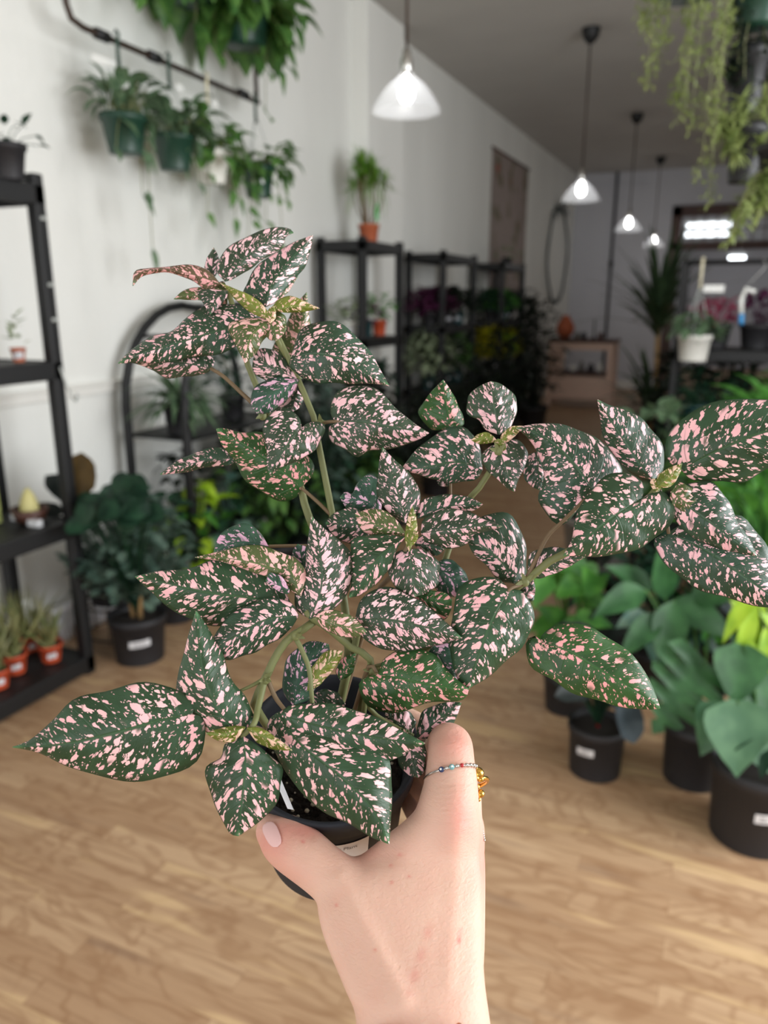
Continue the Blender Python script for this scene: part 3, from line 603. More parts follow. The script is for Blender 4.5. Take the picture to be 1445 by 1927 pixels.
# ------------------------------------------------------------------ plants on the wall racks
t = empty('potted_plant', (-2.42, 5.16, 1.86), 'terracotta pot with mop-like green leaves and green tag on the nearest wall rack', 'potted plant')
zt = 1.832; pot_part(t, (-2.40, 5.14, zt), .072, .13, 'terracotta')
m = MB(); sm = MB()
for i in range(14):
    a = random.uniform(0, 2*pi); q = random.uniform(.2, 1); b = Vector((-2.40+.03*cos(a), 5.14+.03*sin(a), zt+.12)); e = Vector((-2.40+.13*q*cos(a), 5.14+.15*q*sin(a), zt+.38+random.uniform(0, .16)))
    sm.tube([b, (b+e)/2+Vector((.02*cos(a), .02*sin(a), 0)), e], .005, 5, False)
    for k in range(34): add_leaf(m, e, rdir(-25, 80), (0, 0, 1), random.uniform(.07, .15), .011, 'strap', random.uniform(.3, 1.2), .1, 5)
for i in range(22): a = random.uniform(0, 2*pi); add_leaf(m, (-2.40, 5.14, zt+.42), Vector((max(-.3, cos(a)), sin(a), .1)), (0, 0, 1), random.uniform(.26, .42), .008, 'strap', 2.6, .1, 9)
for (dx, dy) in ((.25, -.30), (.1, -.36), (.3, .12)): add_leaf(m, (-2.38, 5.14, zt+.34), Vector((dx, dy, .10)), (0, 0, 1), .34, .012, 'strap', .9, .1, 9)
for i in range(len(m.v)): v = m.v[i]; m.v[i] = (max(v[0], -2.66), v[1], v[2])
m.build('foliage', M['f_palm'], t); sm.build('stems', M['stem_b'], t)
MB().box((-2.335, 5.10, zt+.16), (-2.332, 5.16, zt+.27)).tube([(-2.335, 5.13, zt+.1), (-2.335, 5.13, zt+.17)], .003).build('plant_tag', M['tag_green'], t, False, .01)
shelfname = {1.20: 'upper shelf', 1.24: 'upper shelf', .70: 'middle shelf', .15: 'bottom shelf'}
RK = ((4.86, 5.36, 1.20, 'nearest wall rack'), (4.86, 5.36, .70, 'nearest wall rack'), (4.86, 5.36, .15, 'nearest wall rack'), (6.42, 7.15, 1.24, 'middle wall rack'), (6.42, 7.15, .70, 'middle wall rack'), (6.42, 7.15, .15, 'middle wall rack'), (8.24, 8.96, 1.24, 'furthest wall rack'), (8.24, 8.96, .70, 'furthest wall rack'), (8.24, 8.96, .15, 'furthest wall rack'))
ridx = 0
ordn = ('near end of the', 'near middle of the', 'centre of the', 'far end of the')
def rack_plant(x, y, z, pm, fm, label, group, n=38, L=.07, R=.13, Hh=.2, kind='ovate', pr=.062, ph=.11, labels=None):
    t = empty('potted_plant', (x, y, z), label, 'potted plant', group); pot_part(t, (x, y, z), pr, ph, pm, .75, True, labels); bush(t, (x, y), z+ph*.8, n, L, .5, R, Hh, kind, fm, (-30, 70), .7, stems=False, squash=-2.54)
for (y0, y1, z, nm) in RK:
    k = 3 if y0 < 5 else 4
    for i in range(k):
        y = y0+(y1-y0)*(i+.0)/(k-1)
        if y0 < 5 and z == 1.20: fm, L, Hh, pm = [('pale', .06, .16, 'pot_white'), ('purple', .06, .14, 'pot_teal'), ('fresh', .06, .2, 'redpot')][i]
        elif y0 < 5: fm, L, Hh, pm = [('euca', .07, .14, 'pot_dark'), ('night', .08, .2, 'pot_dark'), ('dark', .08, .18, 'pot_dark')][i]
        else:
            fm = random.choice(['night', 'night', 'purple', 'dark', 'night']); L = .08; Hh = random.uniform(.24, .36); pm = random.choice(['pot_teal', 'pot_dark', 'pot_dark'])
            if z == .70 and y0 > 8: fm = ('yellow', 'lime', 'yellow', 'night')[i] if i != 3 else 'night'
            if z == .70 and 6 < y0 < 8: fm = ('pale', 'night', 'pothos', 'night')[i]
            if z == 1.24 and y0 > 8 and i == 1: fm = 'fresh'
        rack_plant(-2.42, y, z+.006, pm, fm, '%s plant at the %s %s, %s' % ({'pale': 'pale', 'purple': 'purple', 'fresh': 'fresh green', 'euca': 'grey green', 'night': 'blackish green', 'dark': 'dark green', 'yellow': 'yellowish', 'lime': 'lime', 'pothos': 'green'}[fm], ordn[i] if k == 4 else ordn[(0, 2, 3)[i]], shelfname[z], nm), 'small potted plants crowding the wall racks', n=(170 if z > 1 else 230) if y0 > 6 else 60, L=L*1.15, R=.22 if y0 > 6 else .13, Hh=(.22 if z > 1 else .42) if y0 > 6 else Hh*1.1, pr=.055 if k == 3 else .07, labels=(0, .45, .05, .03) if random.random() < .6 else None)
# big dark shrubs beside the furthest rack
for (x, y, z0, R, Hh, n, fm, lb) in ((-2.38, 9.5, 0, .32, 1.35, 300, 'night', 'tall blackish shrub beyond the furthest wall rack'), (-2.05, 8.9, 0, .36, 1.2, 220, 'night', 'tall blackish shrub in front of the furthest wall rack'), (-2.05, 7.6, 0, .30, .95, 160, 'night', 'dark shrub on the floor before the gap between the wall racks')):
    t = empty('floor_shrub', (x, y, 0), lb, 'potted plant'); pot_part(t, (x, y, 0), .16, .28, 'pot_dark'); bush(t, (x, y), .25, n, .13, .5, R, Hh, 'ovate', fm, (-30, 60), .6, squash=-2.6)
t = empty('potted_plant', (-2.44, 9.0, 1.836), 'light green plant with small white blooms on top of the furthest wall rack', 'potted plant'); 
pot_part(t, (-2.44, 8.9, 1.836-.0), .06, .09, 'pot_dark'); bush(t, (-2.44, 8.9), 1.9, 26, .07, .5, .13, .14, 'ovate', 'pale', (-20, 60), .6, stems=False, squash=-2.62)

# ------------------------------------------------------------------ wall hanging, hoop, desk
t = empty('wall_hanging', (XL+.02, 9.8, 2.4), 'long faded botanical wall hanging on the left wall beyond the racks', 'wall hanging')
MB().box((XL+.006, 8.98, 1.5), (XL+.012, 10.6, 3.08)).build('cloth', M['poster'], t, False); MB().tube([(XL+.015, 8.95, 3.09), (XL+.015, 10.63, 3.09)], .014).build('hanging_rod', M['darkwood'], t)
t = empty('woven_hoop', (XL+.03, 12.6, 2.13), 'large dark oval woven hoop hanging on the left wall near the back corner', 'wall decoration')
m = MB()
for (a, b, r, ph) in ((.62, .70, .012, 0), (.60, .68, .010, .4), (.64, .72, .008, 1)): m.tube([(XL+.035+.008*sin(5*q*pi/32+ph), 12.6+a*1.15*cos(q*pi/32), 2.13+b*1.0*sin(q*pi/32)) for q in range(65)], r, 6, False)
m.build('hoop', M['willow'], t); m = MB()
for i in range(34): a = random.uniform(pi*.3, pi*.8); add_leaf(m, (XL+.07, 12.6+.64*cos(a), 2.13+.72*sin(a)), (abs(random.gauss(0, .4)), random.gauss(0, 1), random.gauss(0, 1)), (1, 0, 0), .12, .04, 'lance', .2, .2, 5)
m.build('dried_leaves', M['willow'], t)
t = empty('desk', (-1.94, 11.2, 0), 'pale wooden counter table with an open shelf at the far end of the room', 'table')
MB().box((-2.40, 11.0, .90), (-1.47, 11.6, .94)).build('tabletop', M['darkwood'], t, False, .006)
for (x, y) in ((-2.38, 11.02), (-1.56, 11.02), (-2.38, 11.5), (-1.56, 11.5)): MB().box((x, y, 0), (x+.07, y+.07, .90)).build('leg', M['pinkwood'], t, False, .006)
MB().box((-2.31, 11.03, .80), (-1.56, 11.05, .90)).box((-2.38, 11.09, .1), (-2.16, 11.12, .9)).build('apron', M['pinkwood'], t, False, .003)
MB().box((-2.31, 11.03, .46), (-1.56, 11.55, .49)).build('shelf', M['darkwood'], t, False, .003)
MB().box((-2.31, 11.05, .12), (-1.56, 11.5, .44)).build('drawer_box', M['pinkwood'], t, False, .004)
for i, (x, r, h) in enumerate(((-2.05, .04, .1), (-1.93, .035, .14), (-1.80, .045, .12), (-1.68, .035, .15))):
    tag(MB().lathe([(.001, .492), (r, .492), (r*1.05, .492+h*.6), (r*.5, .492+h*.8), (r*.45, .492+h), (r*.3, .492+h), (.001, .5)], (x, 11.2, 0), 16).build('jar', M[('pot_white', 'stonepot', 'pot_dark', 'pot_white')[i]]), ('pale squat jar at the left on the desk shelf', 'narrow grey jar second from the left on the desk shelf', 'dark squat jar second from the right on the desk shelf', 'narrow pale jar at the right on the desk shelf')[i], 'jar', 'jars on the desk shelf')
t = empty('vase', (-2.20, 11.25, .94), 'terracotta pink round vase on the counter table', 'vase'); MB().lathe([(.001, .945), (.06, .945), (.12, 1.03), (.13, 1.1), (.08, 1.2), (.05, 1.23), (.055, 1.26), (.04, 1.26), (.001, 1.0)], (-2.20, 11.25, 0), 24).build('vase_body', M['terracotta'], t)
t = empty('candlestick', (-1.80, 11.25, .94), 'slim dark candlestick on the counter table', 'candlestick'); MB().lathe([(.001, .942), (.05, .942), (.012, .97), (.01, 1.18), (.02, 1.2), (.001, 1.2)], (-1.80, 11.25, 0), 16).build('candlestick_body', M['black'], t)
for i, x in enumerate((-2.02, -1.93, -1.70)): tag(MB().lathe([(.001, .942), (.035, .942), (.04, 1.0), (.025, 1.03), (.02, 1.03), (.001, .95)], (x, 11.2, 0), 16).build('small_cup', M[('stonepot', 'pot_dark', 'darkwood')[i]]), ('grey small cup beside the pink vase on the counter table', 'black small cup in the middle of the counter table', 'brown small cup at the right end of the counter table')[i], 'cup', 'small cups on the counter')
# dracaenas
for (x, y, H, n, lb, seed, LL) in ((-.70, 8.2, 1.25, 70, 'tall spiky dracaena in front of the back wall', 3, .9), (-.62, 7.1, .55, 46, 'shorter spiky plant left of the tall dracaena trunk', 5, .6)):
    t = empty('dracaena', (x, y, 0), lb, 'potted plant'); pot_part(t, (x, y, 0), .17, .28, 'pot_dark'); MB().tube([(x, y, .2), (x+.03, y, .5), (x, y, H)], .022).build('trunk', M['trunk'], t); m = MB()
    for i in range(n): d = rdir(20, 85); add_leaf(m, (x, y, H+random.uniform(-.15, .1)), d, (0, 0, 1), LL*random.uniform(.6, 1.1), .05, 'strap', .5, .15, 8)
    m.build('foliage', M['f_drac'], t)
# ------------------------------------------------------------------ right side: rack, hanging pot, plants
rR = rack(-.34, .80, 5.1, 5.6, (.12, .66, 1.16), 'slim dark metal rack at the right with flowers and pots on its shelves', 1.68, .03, None, 'black', .03)
MB().tube([(-.33, 5.115, 1.67), (.80, 5.115, 1.67)], .014).build('top_rail', M['black'], rR)
t = empty('hanging_pot', (-.215, 5.02, 1.12), 'white hanging pot with a leafy plant, hung by pale wires from the dark rack', 'hanging plant')
hx, hy = -.215, 4.99
pot_part(t, (hx, hy, 1.11), .095, .15, 'pot_white', .8); MB().tube([(hx, hy+.10, 1.69), (hx, hy+.02, 1.69), (hx, hy, 1.66), (hx, hy, 1.52)], .009).build('hook', M['jute'], t)
m = MB()
for k in range(3): a = 2*pi*k/3+.4; m.tube([(hx+.09*cos(a), hy+.09*sin(a), 1.25), (hx, hy, 1.54)], .003)
m.build('hanger_wires', M['wire'], t); MB().box((hx+.02, hy-.01, 1.50), (hx+.13, hy-.005, 1.54)).build('price_tag', M['white'], t, False)
bush(t, (hx, hy), 1.23, 60, .10, .5, .15, .16, 'ovate', 'philo', (-60, 40), 1.0)
t = empty('price_tag', (.12, 5.02, 1.5), 'white tag with a blue end hanging from the dark rack rail', 'tag'); MB().tube([(.10, 5.06, 1.685), (.12, 5.04, 1.64), (.02, 5.04, 1.52)], .0015).tube([(.08, 5.03, 1.50), (.03, 5.03, 1.52), (.01, 5.03, 1.46), (.02, 5.03, 1.38)], .014).build('tag_strip', M['white'], t); MB().tube([(.02, 5.03, 1.38), (.025, 5.03, 1.32)], .015).build('blue_end', M['blue'], t)
for (x, z, fm, pm, lb, kd, Hh) in ((-.12, 1.166, 'pinkred', 'pot_dark', 'pink and red flowering plant on the upper shelf of the dark rack', 'ovate', .16), (.12, 1.166, 'purple', 'pot_dark', 'purple leafed plant on the upper shelf of the dark rack', 'ovate', .22), (.35, 1.166, 'dark', 'pot_dark', 'dark green plant at the right end of the dark rack upper shelf', 'ovate', .3), (-.18, .666, 'dark', 'pot_teal', 'dark plant in a teal pot on the middle shelf of the dark rack', 'ovate', .25), (.08, .666, 'dark', 'pot_teal', 'large dark teal pot with dark leaves on the middle shelf of the dark rack', 'ovate', .2), (.35, .666, 'night', 'pot_dark', 'blackish plant at the right end of the dark rack middle shelf', 'ovate', .3), (-.1, .126, 'night', 'pot_dark', 'blackish plant on the bottom shelf of the dark rack', 'ovate', .3), (.25, .126, 'night', 'pot_dark', 'blackish plant at the right on the bottom shelf of the dark rack', 'ovate', .3)):
    t = empty('potted_plant', (x, 5.35, z), lb, 'potted plant'); pot_part(t, (x, 5.35, z), .10, .15, pm); bush(t, (x, 5.35), z+.13, 60, .08, .5, .16, Hh, kd, fm, (-20, 60), .6)

def plant_at(px, py, d, z0, r, h, pm, lb, cat='potted plant', lab=None):
    p = dep(px, py, d); t = empty('potted_plant', (p.x, p.y, z0), lb, cat); pot_part(t, (p.x, p.y, z0), r, h, pm, .85, True, lab); return t, p
# stands carrying the right-hand mid-ground plants
bench = empty('plant_bench', (.15, 3.9, 0), 'low black bench under the leafy plants at the right', 'bench')
MB().box((-.42, 3.35, .42), (.85, 4.25, .45)).build('bench_top', M['black'], bench, False, .004)
for (x, y) in ((-.40, 3.37), (.80, 3.37), (-.40, 4.2), (.80, 4.2)): MB().box((x, y, 0), (x+.04, y+.04, .42)).build('leg', M['black'], bench, False, .003)
for (x, y, r, h, pm, fm, kd, n, L, R, Hh, lb, wr) in (
 (-.28, 3.6, .10, .16, 'pot_dark', 'philo', 'ovate', 46, .14, .24, .42, 'plant with pale silvery oval leaves at the left end of the low bench', .55),
 (-.02, 3.55, .11, .17, 'pot_dark', 'pothos', 'heart', 80, .12, .28, .36, 'green heart-leaved plant in the middle of the low bench', .7),
 (.20, 3.55, .10, .17, 'pot_dark', 'fresh', 'lance', 80, .19, .22, .50, 'bright green upright lance-leaved plant on the low bench at the right edge', .28),
 (.32, 4.0, .11, .17, 'pot_dark', 'bright', 'ovate', 80, .16, .28, .55, 'bright green broad-leaved plant at the back of the low bench', .5),
 (-.05, 4.05, .10, .17, 'pot_dark', 'dark', 'ovate', 80, .12, .26, .42, 'dark green plant at the back of the low bench', .5)):
    t = empty('potted_plant', (x, y, .45), lb, 'potted plant'); pot_part(t, (x, y, .451), r, h, pm); bush(t, (x, y), .45+h*.85, n, L, wr, R, Hh, kd, fm, (-20, 75), .6)
# pale bucket at the right edge
bp = dep(1432, 1010, 2.35); t = empty('bucket_planter', (bp.x, bp.y, .42), 'pale blue grey bucket planter cut by the right edge', 'planter')
pot_part(t, (bp.x+.02, bp.y, .52), .13, .20, 'galv', .85); bush(t, (bp.x+.02, bp.y), .68, 90, .15, .3, .22, .34, 'lance', 'bright', (0, 80), .6)
st = empty('plant_stool', (bp.x+.02, bp.y, 0), 'small dark stool carrying the pale bucket planter', 'stool'); MB().lathe([(.001, .50), (.14, .50), (.14, .52), (.001, .52)], (bp.x+.02, bp.y, 0), 28).build('stool_top', M['black'], st)
for k in range(4): a = pi/4+k*pi/2; MB().tube([(bp.x+.02+.10*cos(a), bp.y+.10*sin(a), .50), (bp.x+.02+.12*cos(a), bp.y+.12*sin(a), 0)], .011).build('leg', M['black'], st)
# grey stoneware pot
bp = dep(1122, 1030, 3.3); t = empty('potted_plant', (bp.x, bp.y, .3), 'leafy plant in a wide grey stoneware pot beneath the speckled leaves', 'potted plant')
pot_part(t, (bp.x, bp.y, .36), .15, .22, 'stonepot', .8); bush(t, (bp.x, bp.y), .56, 26, .12, .6, .16, .12, 'ovate', 'dark', (-20, 60), .6)
st = empty('plant_stool', (bp.x, bp.y, 0), 'round dark stool under the grey stoneware pot', 'stool'); MB().lathe([(.001, .33), (.16, .33), (.16, .36), (.001, .36)], (bp.x, bp.y, 0), 28).build('stool_top', M['darkwood'], st)
for k in range(3): a = pi/4+k*2*pi/3; MB().tube([(bp.x+.11*cos(a), bp.y+.11*sin(a), .33), (bp.x+.13*cos(a), bp.y+.13*sin(a), 0)], .012).build('leg', M['darkwood'], st)
# bright green plant and others on the floor behind the lone leaf
t, p = floor_plant(1065, 1330, .09, .15, 'pot_dark', 'bright green glossy plant on the floor behind the lone speckled leaf'); p2 = p
stalks(t, (p.x, p.y), .13, [(1030+random.uniform(-10, 90), 1050+random.uniform(0, 170), 2.55+random.uniform(-.15, .15), random.uniform(-80, 260), .12, .6) for i in range(24)], 'heart', 'bright', .6)
t, p = floor_plant(1118, 1447, .088, .17, 'pot_dark', 'black floor pot with a white label holding a blackish rubber plant', (-.38, .60, .055, .024), taper=.9)
stalks(t, (p.x, p.y), .16, [(1183, 1345, 2.2, -75, .13, .62, .1), (1165, 1318, 2.25, -50, .12, .5, .2)], 'round', 'bluegrey', .3, name='lower_leaves')
stalks(t, (p.x, p.y), .16, [(1120+random.uniform(-60, 60), 1240+random.uniform(-70, 60), 2.35+random.uniform(-.1, .15), random.uniform(-30, 210), .13, .5) for i in range(22)], 'round', 'rubber', .3)
MB().tube([(p.x, p.y, .15), (p.x-.01, p.y, .36)], .006).build('red_stem', M['enamel_red'], t)
t, p = floor_plant(1300, 1462, .095, .20, 'pot_dark', 'dark floor pot with a split-leaved monstera between the two black pots', None, taper=.9)
stalks(t, (p.x, p.y), .19, [(1290, 1290, 2.12, -135, .25, .95, .1)], 'heart', 'mon', .25, cuts=6, name='split_leaf')
stalks(t, (p.x, p.y), .19, [(1180, 1120, 2.3, 190, .20, .45), (1260, 1175, 2.3, -110, .22, .5), (1215, 1180, 2.3, -150, .2, .4), (1310, 1150, 2.35, -20, .22, .5), (1250, 1090, 2.35, 100, .2, .45), (1340, 1110, 2.35, 30, .2, .5), (1200, 1090, 2.4, 140, .2, .4), (1385, 1160, 2.4, -10, .2, .6)], 'ovate', 'mon', .35, name='fan_leaves')
stalks(t, (p.x, p.y), .19, [(1230, 1200, 2.35, -95, .12, .6), (1195, 1160, 2.4, -170, .12, .5)], 'ovate', 'teal', .3, name='pale_leaves')
t, p = floor_plant(1412, 1568, .12, .235, 'pot_dark', 'large black floor pot with a white label at the lower right', (.30, .55, .06, .028), taper=.92)
stalks(t, (p.x, p.y), .22, [(1388, 1370, 2.02, -92, .20, .95, .1), (1345, 1360, 2.06, -120, .15, .8, .1), (1430, 1400, 2.05, -60, .15, .8, .1)], 'heart', 'monl', .25)
stalks(t, (p.x, p.y), .22, [(1392, 1255, 2.08, -100, .17, .9, .1), (1420, 1300, 2.1, -60, .14, .9, .1)], 'heart', 'mon', .25, name='upper_leaves')
bush(t, (p.x+.05, p.y+.05), .22, 40, .10, .4, .18, .16, 'lance', 'dark', (-20, 60), .6, stems=False)
t, p = floor_plant(1440, 1470, .10, .20, 'pot_dark', 'black pot with long bright lime leaves at the right edge')
stalks(t, (p.x, p.y), .19, [(1440+random.uniform(-40, 40), 1180+random.uniform(-60, 110), 2.15+random.uniform(-.05, .1), -90+random.uniform(-60, 60), .2, .25, .1) for i in range(16)], 'lance', 'lime', .8)
for (px, py, fm, lb, n) in ((1230, 1300, 'dark', 'dark green bush on the floor behind the split-leaved monstera', 90), (1360, 1290, 'bright', 'green bush on the floor behind the large black pot', 90), (1150, 1210, 'night', 'blackish bush on the floor behind the bright green glossy plant', 80), (1290, 1225, 'dark', 'dark green plant at the foot of the low bench', 80), (1400, 1240, 'pothos', 'green plant at the foot of the low bench near the right edge', 80)):
    t, p = floor_plant(px, py, .10, .18, 'pot_dark', lb); bush(t, (p.x, p.y), .16, n, .12, .5, .24, .40, 'ovate', fm, (-30, 60), .7)

for (x, y, lb) in ((.0, 6.5, 'blackish shrub seen through the lower shelves of the dark rack'), (.55, 6.4, 'blackish shrub behind the right end of the dark rack'), (-.35, 6.6, 'blackish shrub behind the left post of the dark rack')):
    t = empty('floor_shrub', (x, y, 0), lb, 'potted plant'); pot_part(t, (x, y, 0), .16, .28, 'pot_dark'); bush(t, (x, y), .2, 240, .14, .5, .34, .85, 'ovate', 'night', (-30, 60), .6)
# ------------------------------------------------------------------ top right hanging plants
def strings(x, y, ztop, r, h, pm, fm, label, specs, hookz=ZC, n=60, leaf=.02, extra=None):
    t = empty('hanging_basket', (x, y, ztop-h), label, 'hanging plant', 'hanging plants at the top right'); pot_part(t, (x, y, ztop-h), r, h, pm, .7)
    m = MB()
    for k in range(3): a = 2*pi*k/3; m.tube([(x+r*cos(a), y+r*sin(a), ztop), (x, y, ztop+(.35 if r > .07 else .08))], .0015)
    m.tube([(x, y, ztop+(.34 if r > .07 else .07)), (x, y, hookz)], .0016); m.build('hanger_wires', M['black' if r < .07 else 'wire'], t)
    lf = MB(); sm = MB()
    for (ex, ey, ez, cnt) in specs:
        e = Vector((ex, ey, ez)); s0 = Vector((x, y, ztop)); d = (e-s0); d.z = 0
        s1 = s0+d*.5+Vector((0, 0, .03)); s2 = Vector((e.x, e.y, ztop-.06)); P = [tuple(s0), tuple(s1), tuple(s2), tuple((s2+e)/2+Vector((random.uniform(-.01, .01), random.uniform(-.01, .01), 0))), tuple(e)]
        sm.tube(P, .0009, 4, False)
        for i in range(cnt):
            u = min(3.99, random.choice((.9, 1.6, 2.3, 2.8, 3.3, 3.75, 3.95))+random.gauss(0, .12)); k = int(u); a_ = Vector(P[k]); b_ = Vector(P[k+1]); q = a_.lerp(b_, u-k)
            for j in range(3): add_leaf(lf, q+Vector((random.gauss(0, .011), random.gauss(0, .011), random.gauss(0, .012))), rdir(-70, 50), (0, 0, 1), leaf*random.uniform(.5, 1.3), leaf*.36, 'ovate', .4, .2, 4)
    if extra: extra(lf, sm)
    lf.build('foliage', M['f_'+fm], t); sm.build('vines', M['stem'], t); return t
def spec(pxs, d0=1.9, cnt=26): return [(dep(px, py, d0+random.uniform(-.12, .12))[0], dep(px, py, d0)[1], dep(px, py, d0)[2], cnt) for px, py in pxs]
P_ = dep(1300, -120, 1.9)
strings(P_.x, P_.y, P_.z, .10, .13, 'pot_green', 'string', 'trailing vine of tiny yellow green leaves hanging at the top right', spec([(1218, 155), (1205, 50), (1240, 110), (1250, 80), (1285, 225), (1290, 175), (1300, 245), (1275, 200), (1315, 335), (1335, 390), (1340, 275), (1320, 120), (1352, 130), (1365, 70), (1225, 40), (1290, 215), (1345, 215)], cnt=44), leaf=.019)
P_ = dep(1425, 42, 1.95)
strings(P_.x, P_.y, P_.z+.09, .075, .10, 'pot_green', 'night', 'dark green pot hanging in the top right corner', spec([(1380, 80), (1390, 120), (1375, 60), (1440, 90), (1400, 150)], 1.95, 14), leaf=.03)
P_ = dep(1412, 90, 2.05)
strings(P_.x, P_.y, P_.z, .055, .16, 'black', 'night', 'narrow black hanging planter just below the green pot', spec([(1385, 145), (1375, 130), (1440, 150), (1390, 100)], 2.05, 16), leaf=.035)
P_ = dep(1408, 235, 2.0)
def air(lf, sm):
    for (px, py) in ((1372, 235), (1375, 265), (1385, 285), (1440, 225), (1430, 270), (1400, 220), (1360, 232), (1395, 190), (1380, 230), (1440, 190)):
        q = dep(px, py, 1.97)
        for i in range(34): add_leaf(lf, q, rdir(-80, 70), (0, 0, 1), random.uniform(.03, .065), .009, 'strap', .6, .1, 4)
strings(P_.x, P_.y, P_.z, .05, .14, 'black', 'string', 'tapered black hanging planter with star-shaped tufts below the other pots', [], extra=air)
P_ = dep(1475, 290, 1.85)
def fern(lf, sm):
    for (px, py, e) in ((1370, 455, 26), (1385, 400, 0), (1395, 420, 0), (1425, 410, 0), (1440, 380, 0), (1430, 360, 0)):
        q = dep(px, py, 1.85); s0 = P_+Vector((0, 0, -.02)); mid = (s0+q)/2+Vector((-.01, 0, .03)); pts = [s0, mid, q]; sm.tube(pts, .004, 5)
        for i in range(46): u = random.uniform(.3, 1); b = (s0.lerp(mid, u*2) if u < .5 else mid.lerp(q, u*2-1)); add_leaf(lf, b, rdir(-70, 40), (0, 0, 1), random.uniform(.025, .05), .012, 'lance', .6, .1, 4)
strings(P_.x, P_.y, P_.z+.02, .06, .09, 'pot_dark', 'string', 'hanging plant with a tan vine at the right edge below the black planters', [], extra=fern)
# ------------------------------------------------------------------ the held plant: pot
hero = empty('potted_plant', dep(628, 1600, .40), 'pink and green speckled plant in a small black nursery pot held up by a hand', 'potted plant')
C0 = dep(622, 1402, .382); dv = (C0-CAM).normalized(); uu = (UP-dv*UP.dot(dv)).normalized(); rr_ = dv.cross(uu).normalized()
uu = (uu*cos(.02)-rr_*sin(.02)).normalized()
PN = (dv*-.82+uu*.572).normalized(); E1 = (rr_-PN*rr_.dot(PN)).normalized(); E2 = PN.cross(E1).normalized()   # E2 points away from the camera
PM = Matrix((E1, E2, PN)).transposed()
RP = .0432
def ppt(th, r, h): a = radians(th); return C0+E1*(r*cos(a))+E2*(r*sin(a))+PN*h
def wallr(h): return RP*(1+h*2.9) if h < 0 else RP
prof_ = [(.001, -.090), (.0345, -.090), (.0358, -.088), (.0385, -.020), (.0395, -.0130), (.0428, -.0124), (.0434, -.002), (.0437, -.0005), (.0438, .001), (.0430, .0018), (.0412, .0010), (.0398, -.003), (.0392, -.008), (.0388, -.0085), (.0380, -.012), (.0376, -.0125), (.0366, -.020), (.0355, -.030)]
pot = MB().lathe(prof_, C0, 96, PM).build('pot', M['pot_h'], hero)
sm_ = MB(); vs = []; fs = []; NR, NA = 14, 64
for i in range(NR+1):
    for j in range(NA):
        r = .0362*i/NR; a = 360*j/NA; vs.append(ppt(a, r, -.0215+.0022*sin(i*2.1+j*.9)*random.random()+random.uniform(-.0012, .0012)+(.0012 if i == NR else 0)))
for i in range(NR):
    for j in range(NA): k = (j+1) % NA; fs.append((i*NA+j, i*NA+k, (i+1)*NA+k, (i+1)*NA+j))
sm_.add(vs, fs).build('soil', M['soil'], hero)
pm_ = MB()
for i in range(70):
    a = random.uniform(0, 360); r = .035*sqrt(random.random()); pm_.ball(ppt(a, r, -.0190), random.uniform(.0005, .0013), 4, (1, 1, .8))
o = pm_.build('perlite_specks', M['perlite'], hero); o['kind'] = 'stuff'
# white wrap label with printed name
def wrap(th0, th1, h0, h1, off, n=24):
    m = MB(); vs = []; fs = []
    for i in range(n+1):
        a = th0+(th1-th0)*i/n
        for h in (h0, h1): vs.append(ppt(a, .0385-(-.020-h)*.04+off if h < -.02 else .0385+(h+.02)*.13+off, h))
    for i in range(n): fs.append((2*i, 2*i+2, 2*i+3, 2*i+1))
    return m.add(vs, fs)
lab_ = wrap(-152, -62, -.058, -.0250, .0005).build('label', M['label'], pot); lab_['label'] = 'white paper label with the plant name'
fc = bpy.data.curves.new('plant_name', 'FONT'); fc.body = 'Polka Dot Plant'; fc.size = .0036; fc.resolution_u = 3
fo = bpy.data.objects.new('plant_name', fc); COL.objects.link(fo); bpy.context.view_layer.update()
tm = bpy.data.meshes.new_from_object(fo); bpy.data.objects.remove(fo)
wt = max(v.co.x for v in tm.vertices)
for v in tm.vertices:
    h = -.0302+v.co.y; rad = (.0385-(-.020-h)*.04 if h < -.02 else .0385+(h+.02)*.13)+.0008; a = -71-(wt-v.co.x)/rad*180/pi; v.co = ppt(a, rad, h)
to = bpy.data.objects.new('lettering', tm); COL.objects.link(to); tm.materials.clear(); tm.materials.append(M['print']); to.parent = lab_
wl = Vector(hero.location)+Vector(pot.location)+Vector(lab_.location); to.location = -wl
# small white care tag tucked in at the left of the rim
tg = MB(); q0 = dep(522, 1478, .3475); q1 = dep(541, 1522, .3465); q2 = dep(552, 1524, .350); q3 = dep(528, 1466, .354); tg.add([q0, q1, q2, q3]+[q+FW*.0006 for q in (q0, q1, q2, q3)], [(0, 1, 2, 3), (7, 6, 5, 4), (0, 4, 5, 1), (1, 5, 6, 2), (2, 6, 7, 3), (3, 7, 4, 0)]); tg.build('care_tag', M['label'], hero, False)

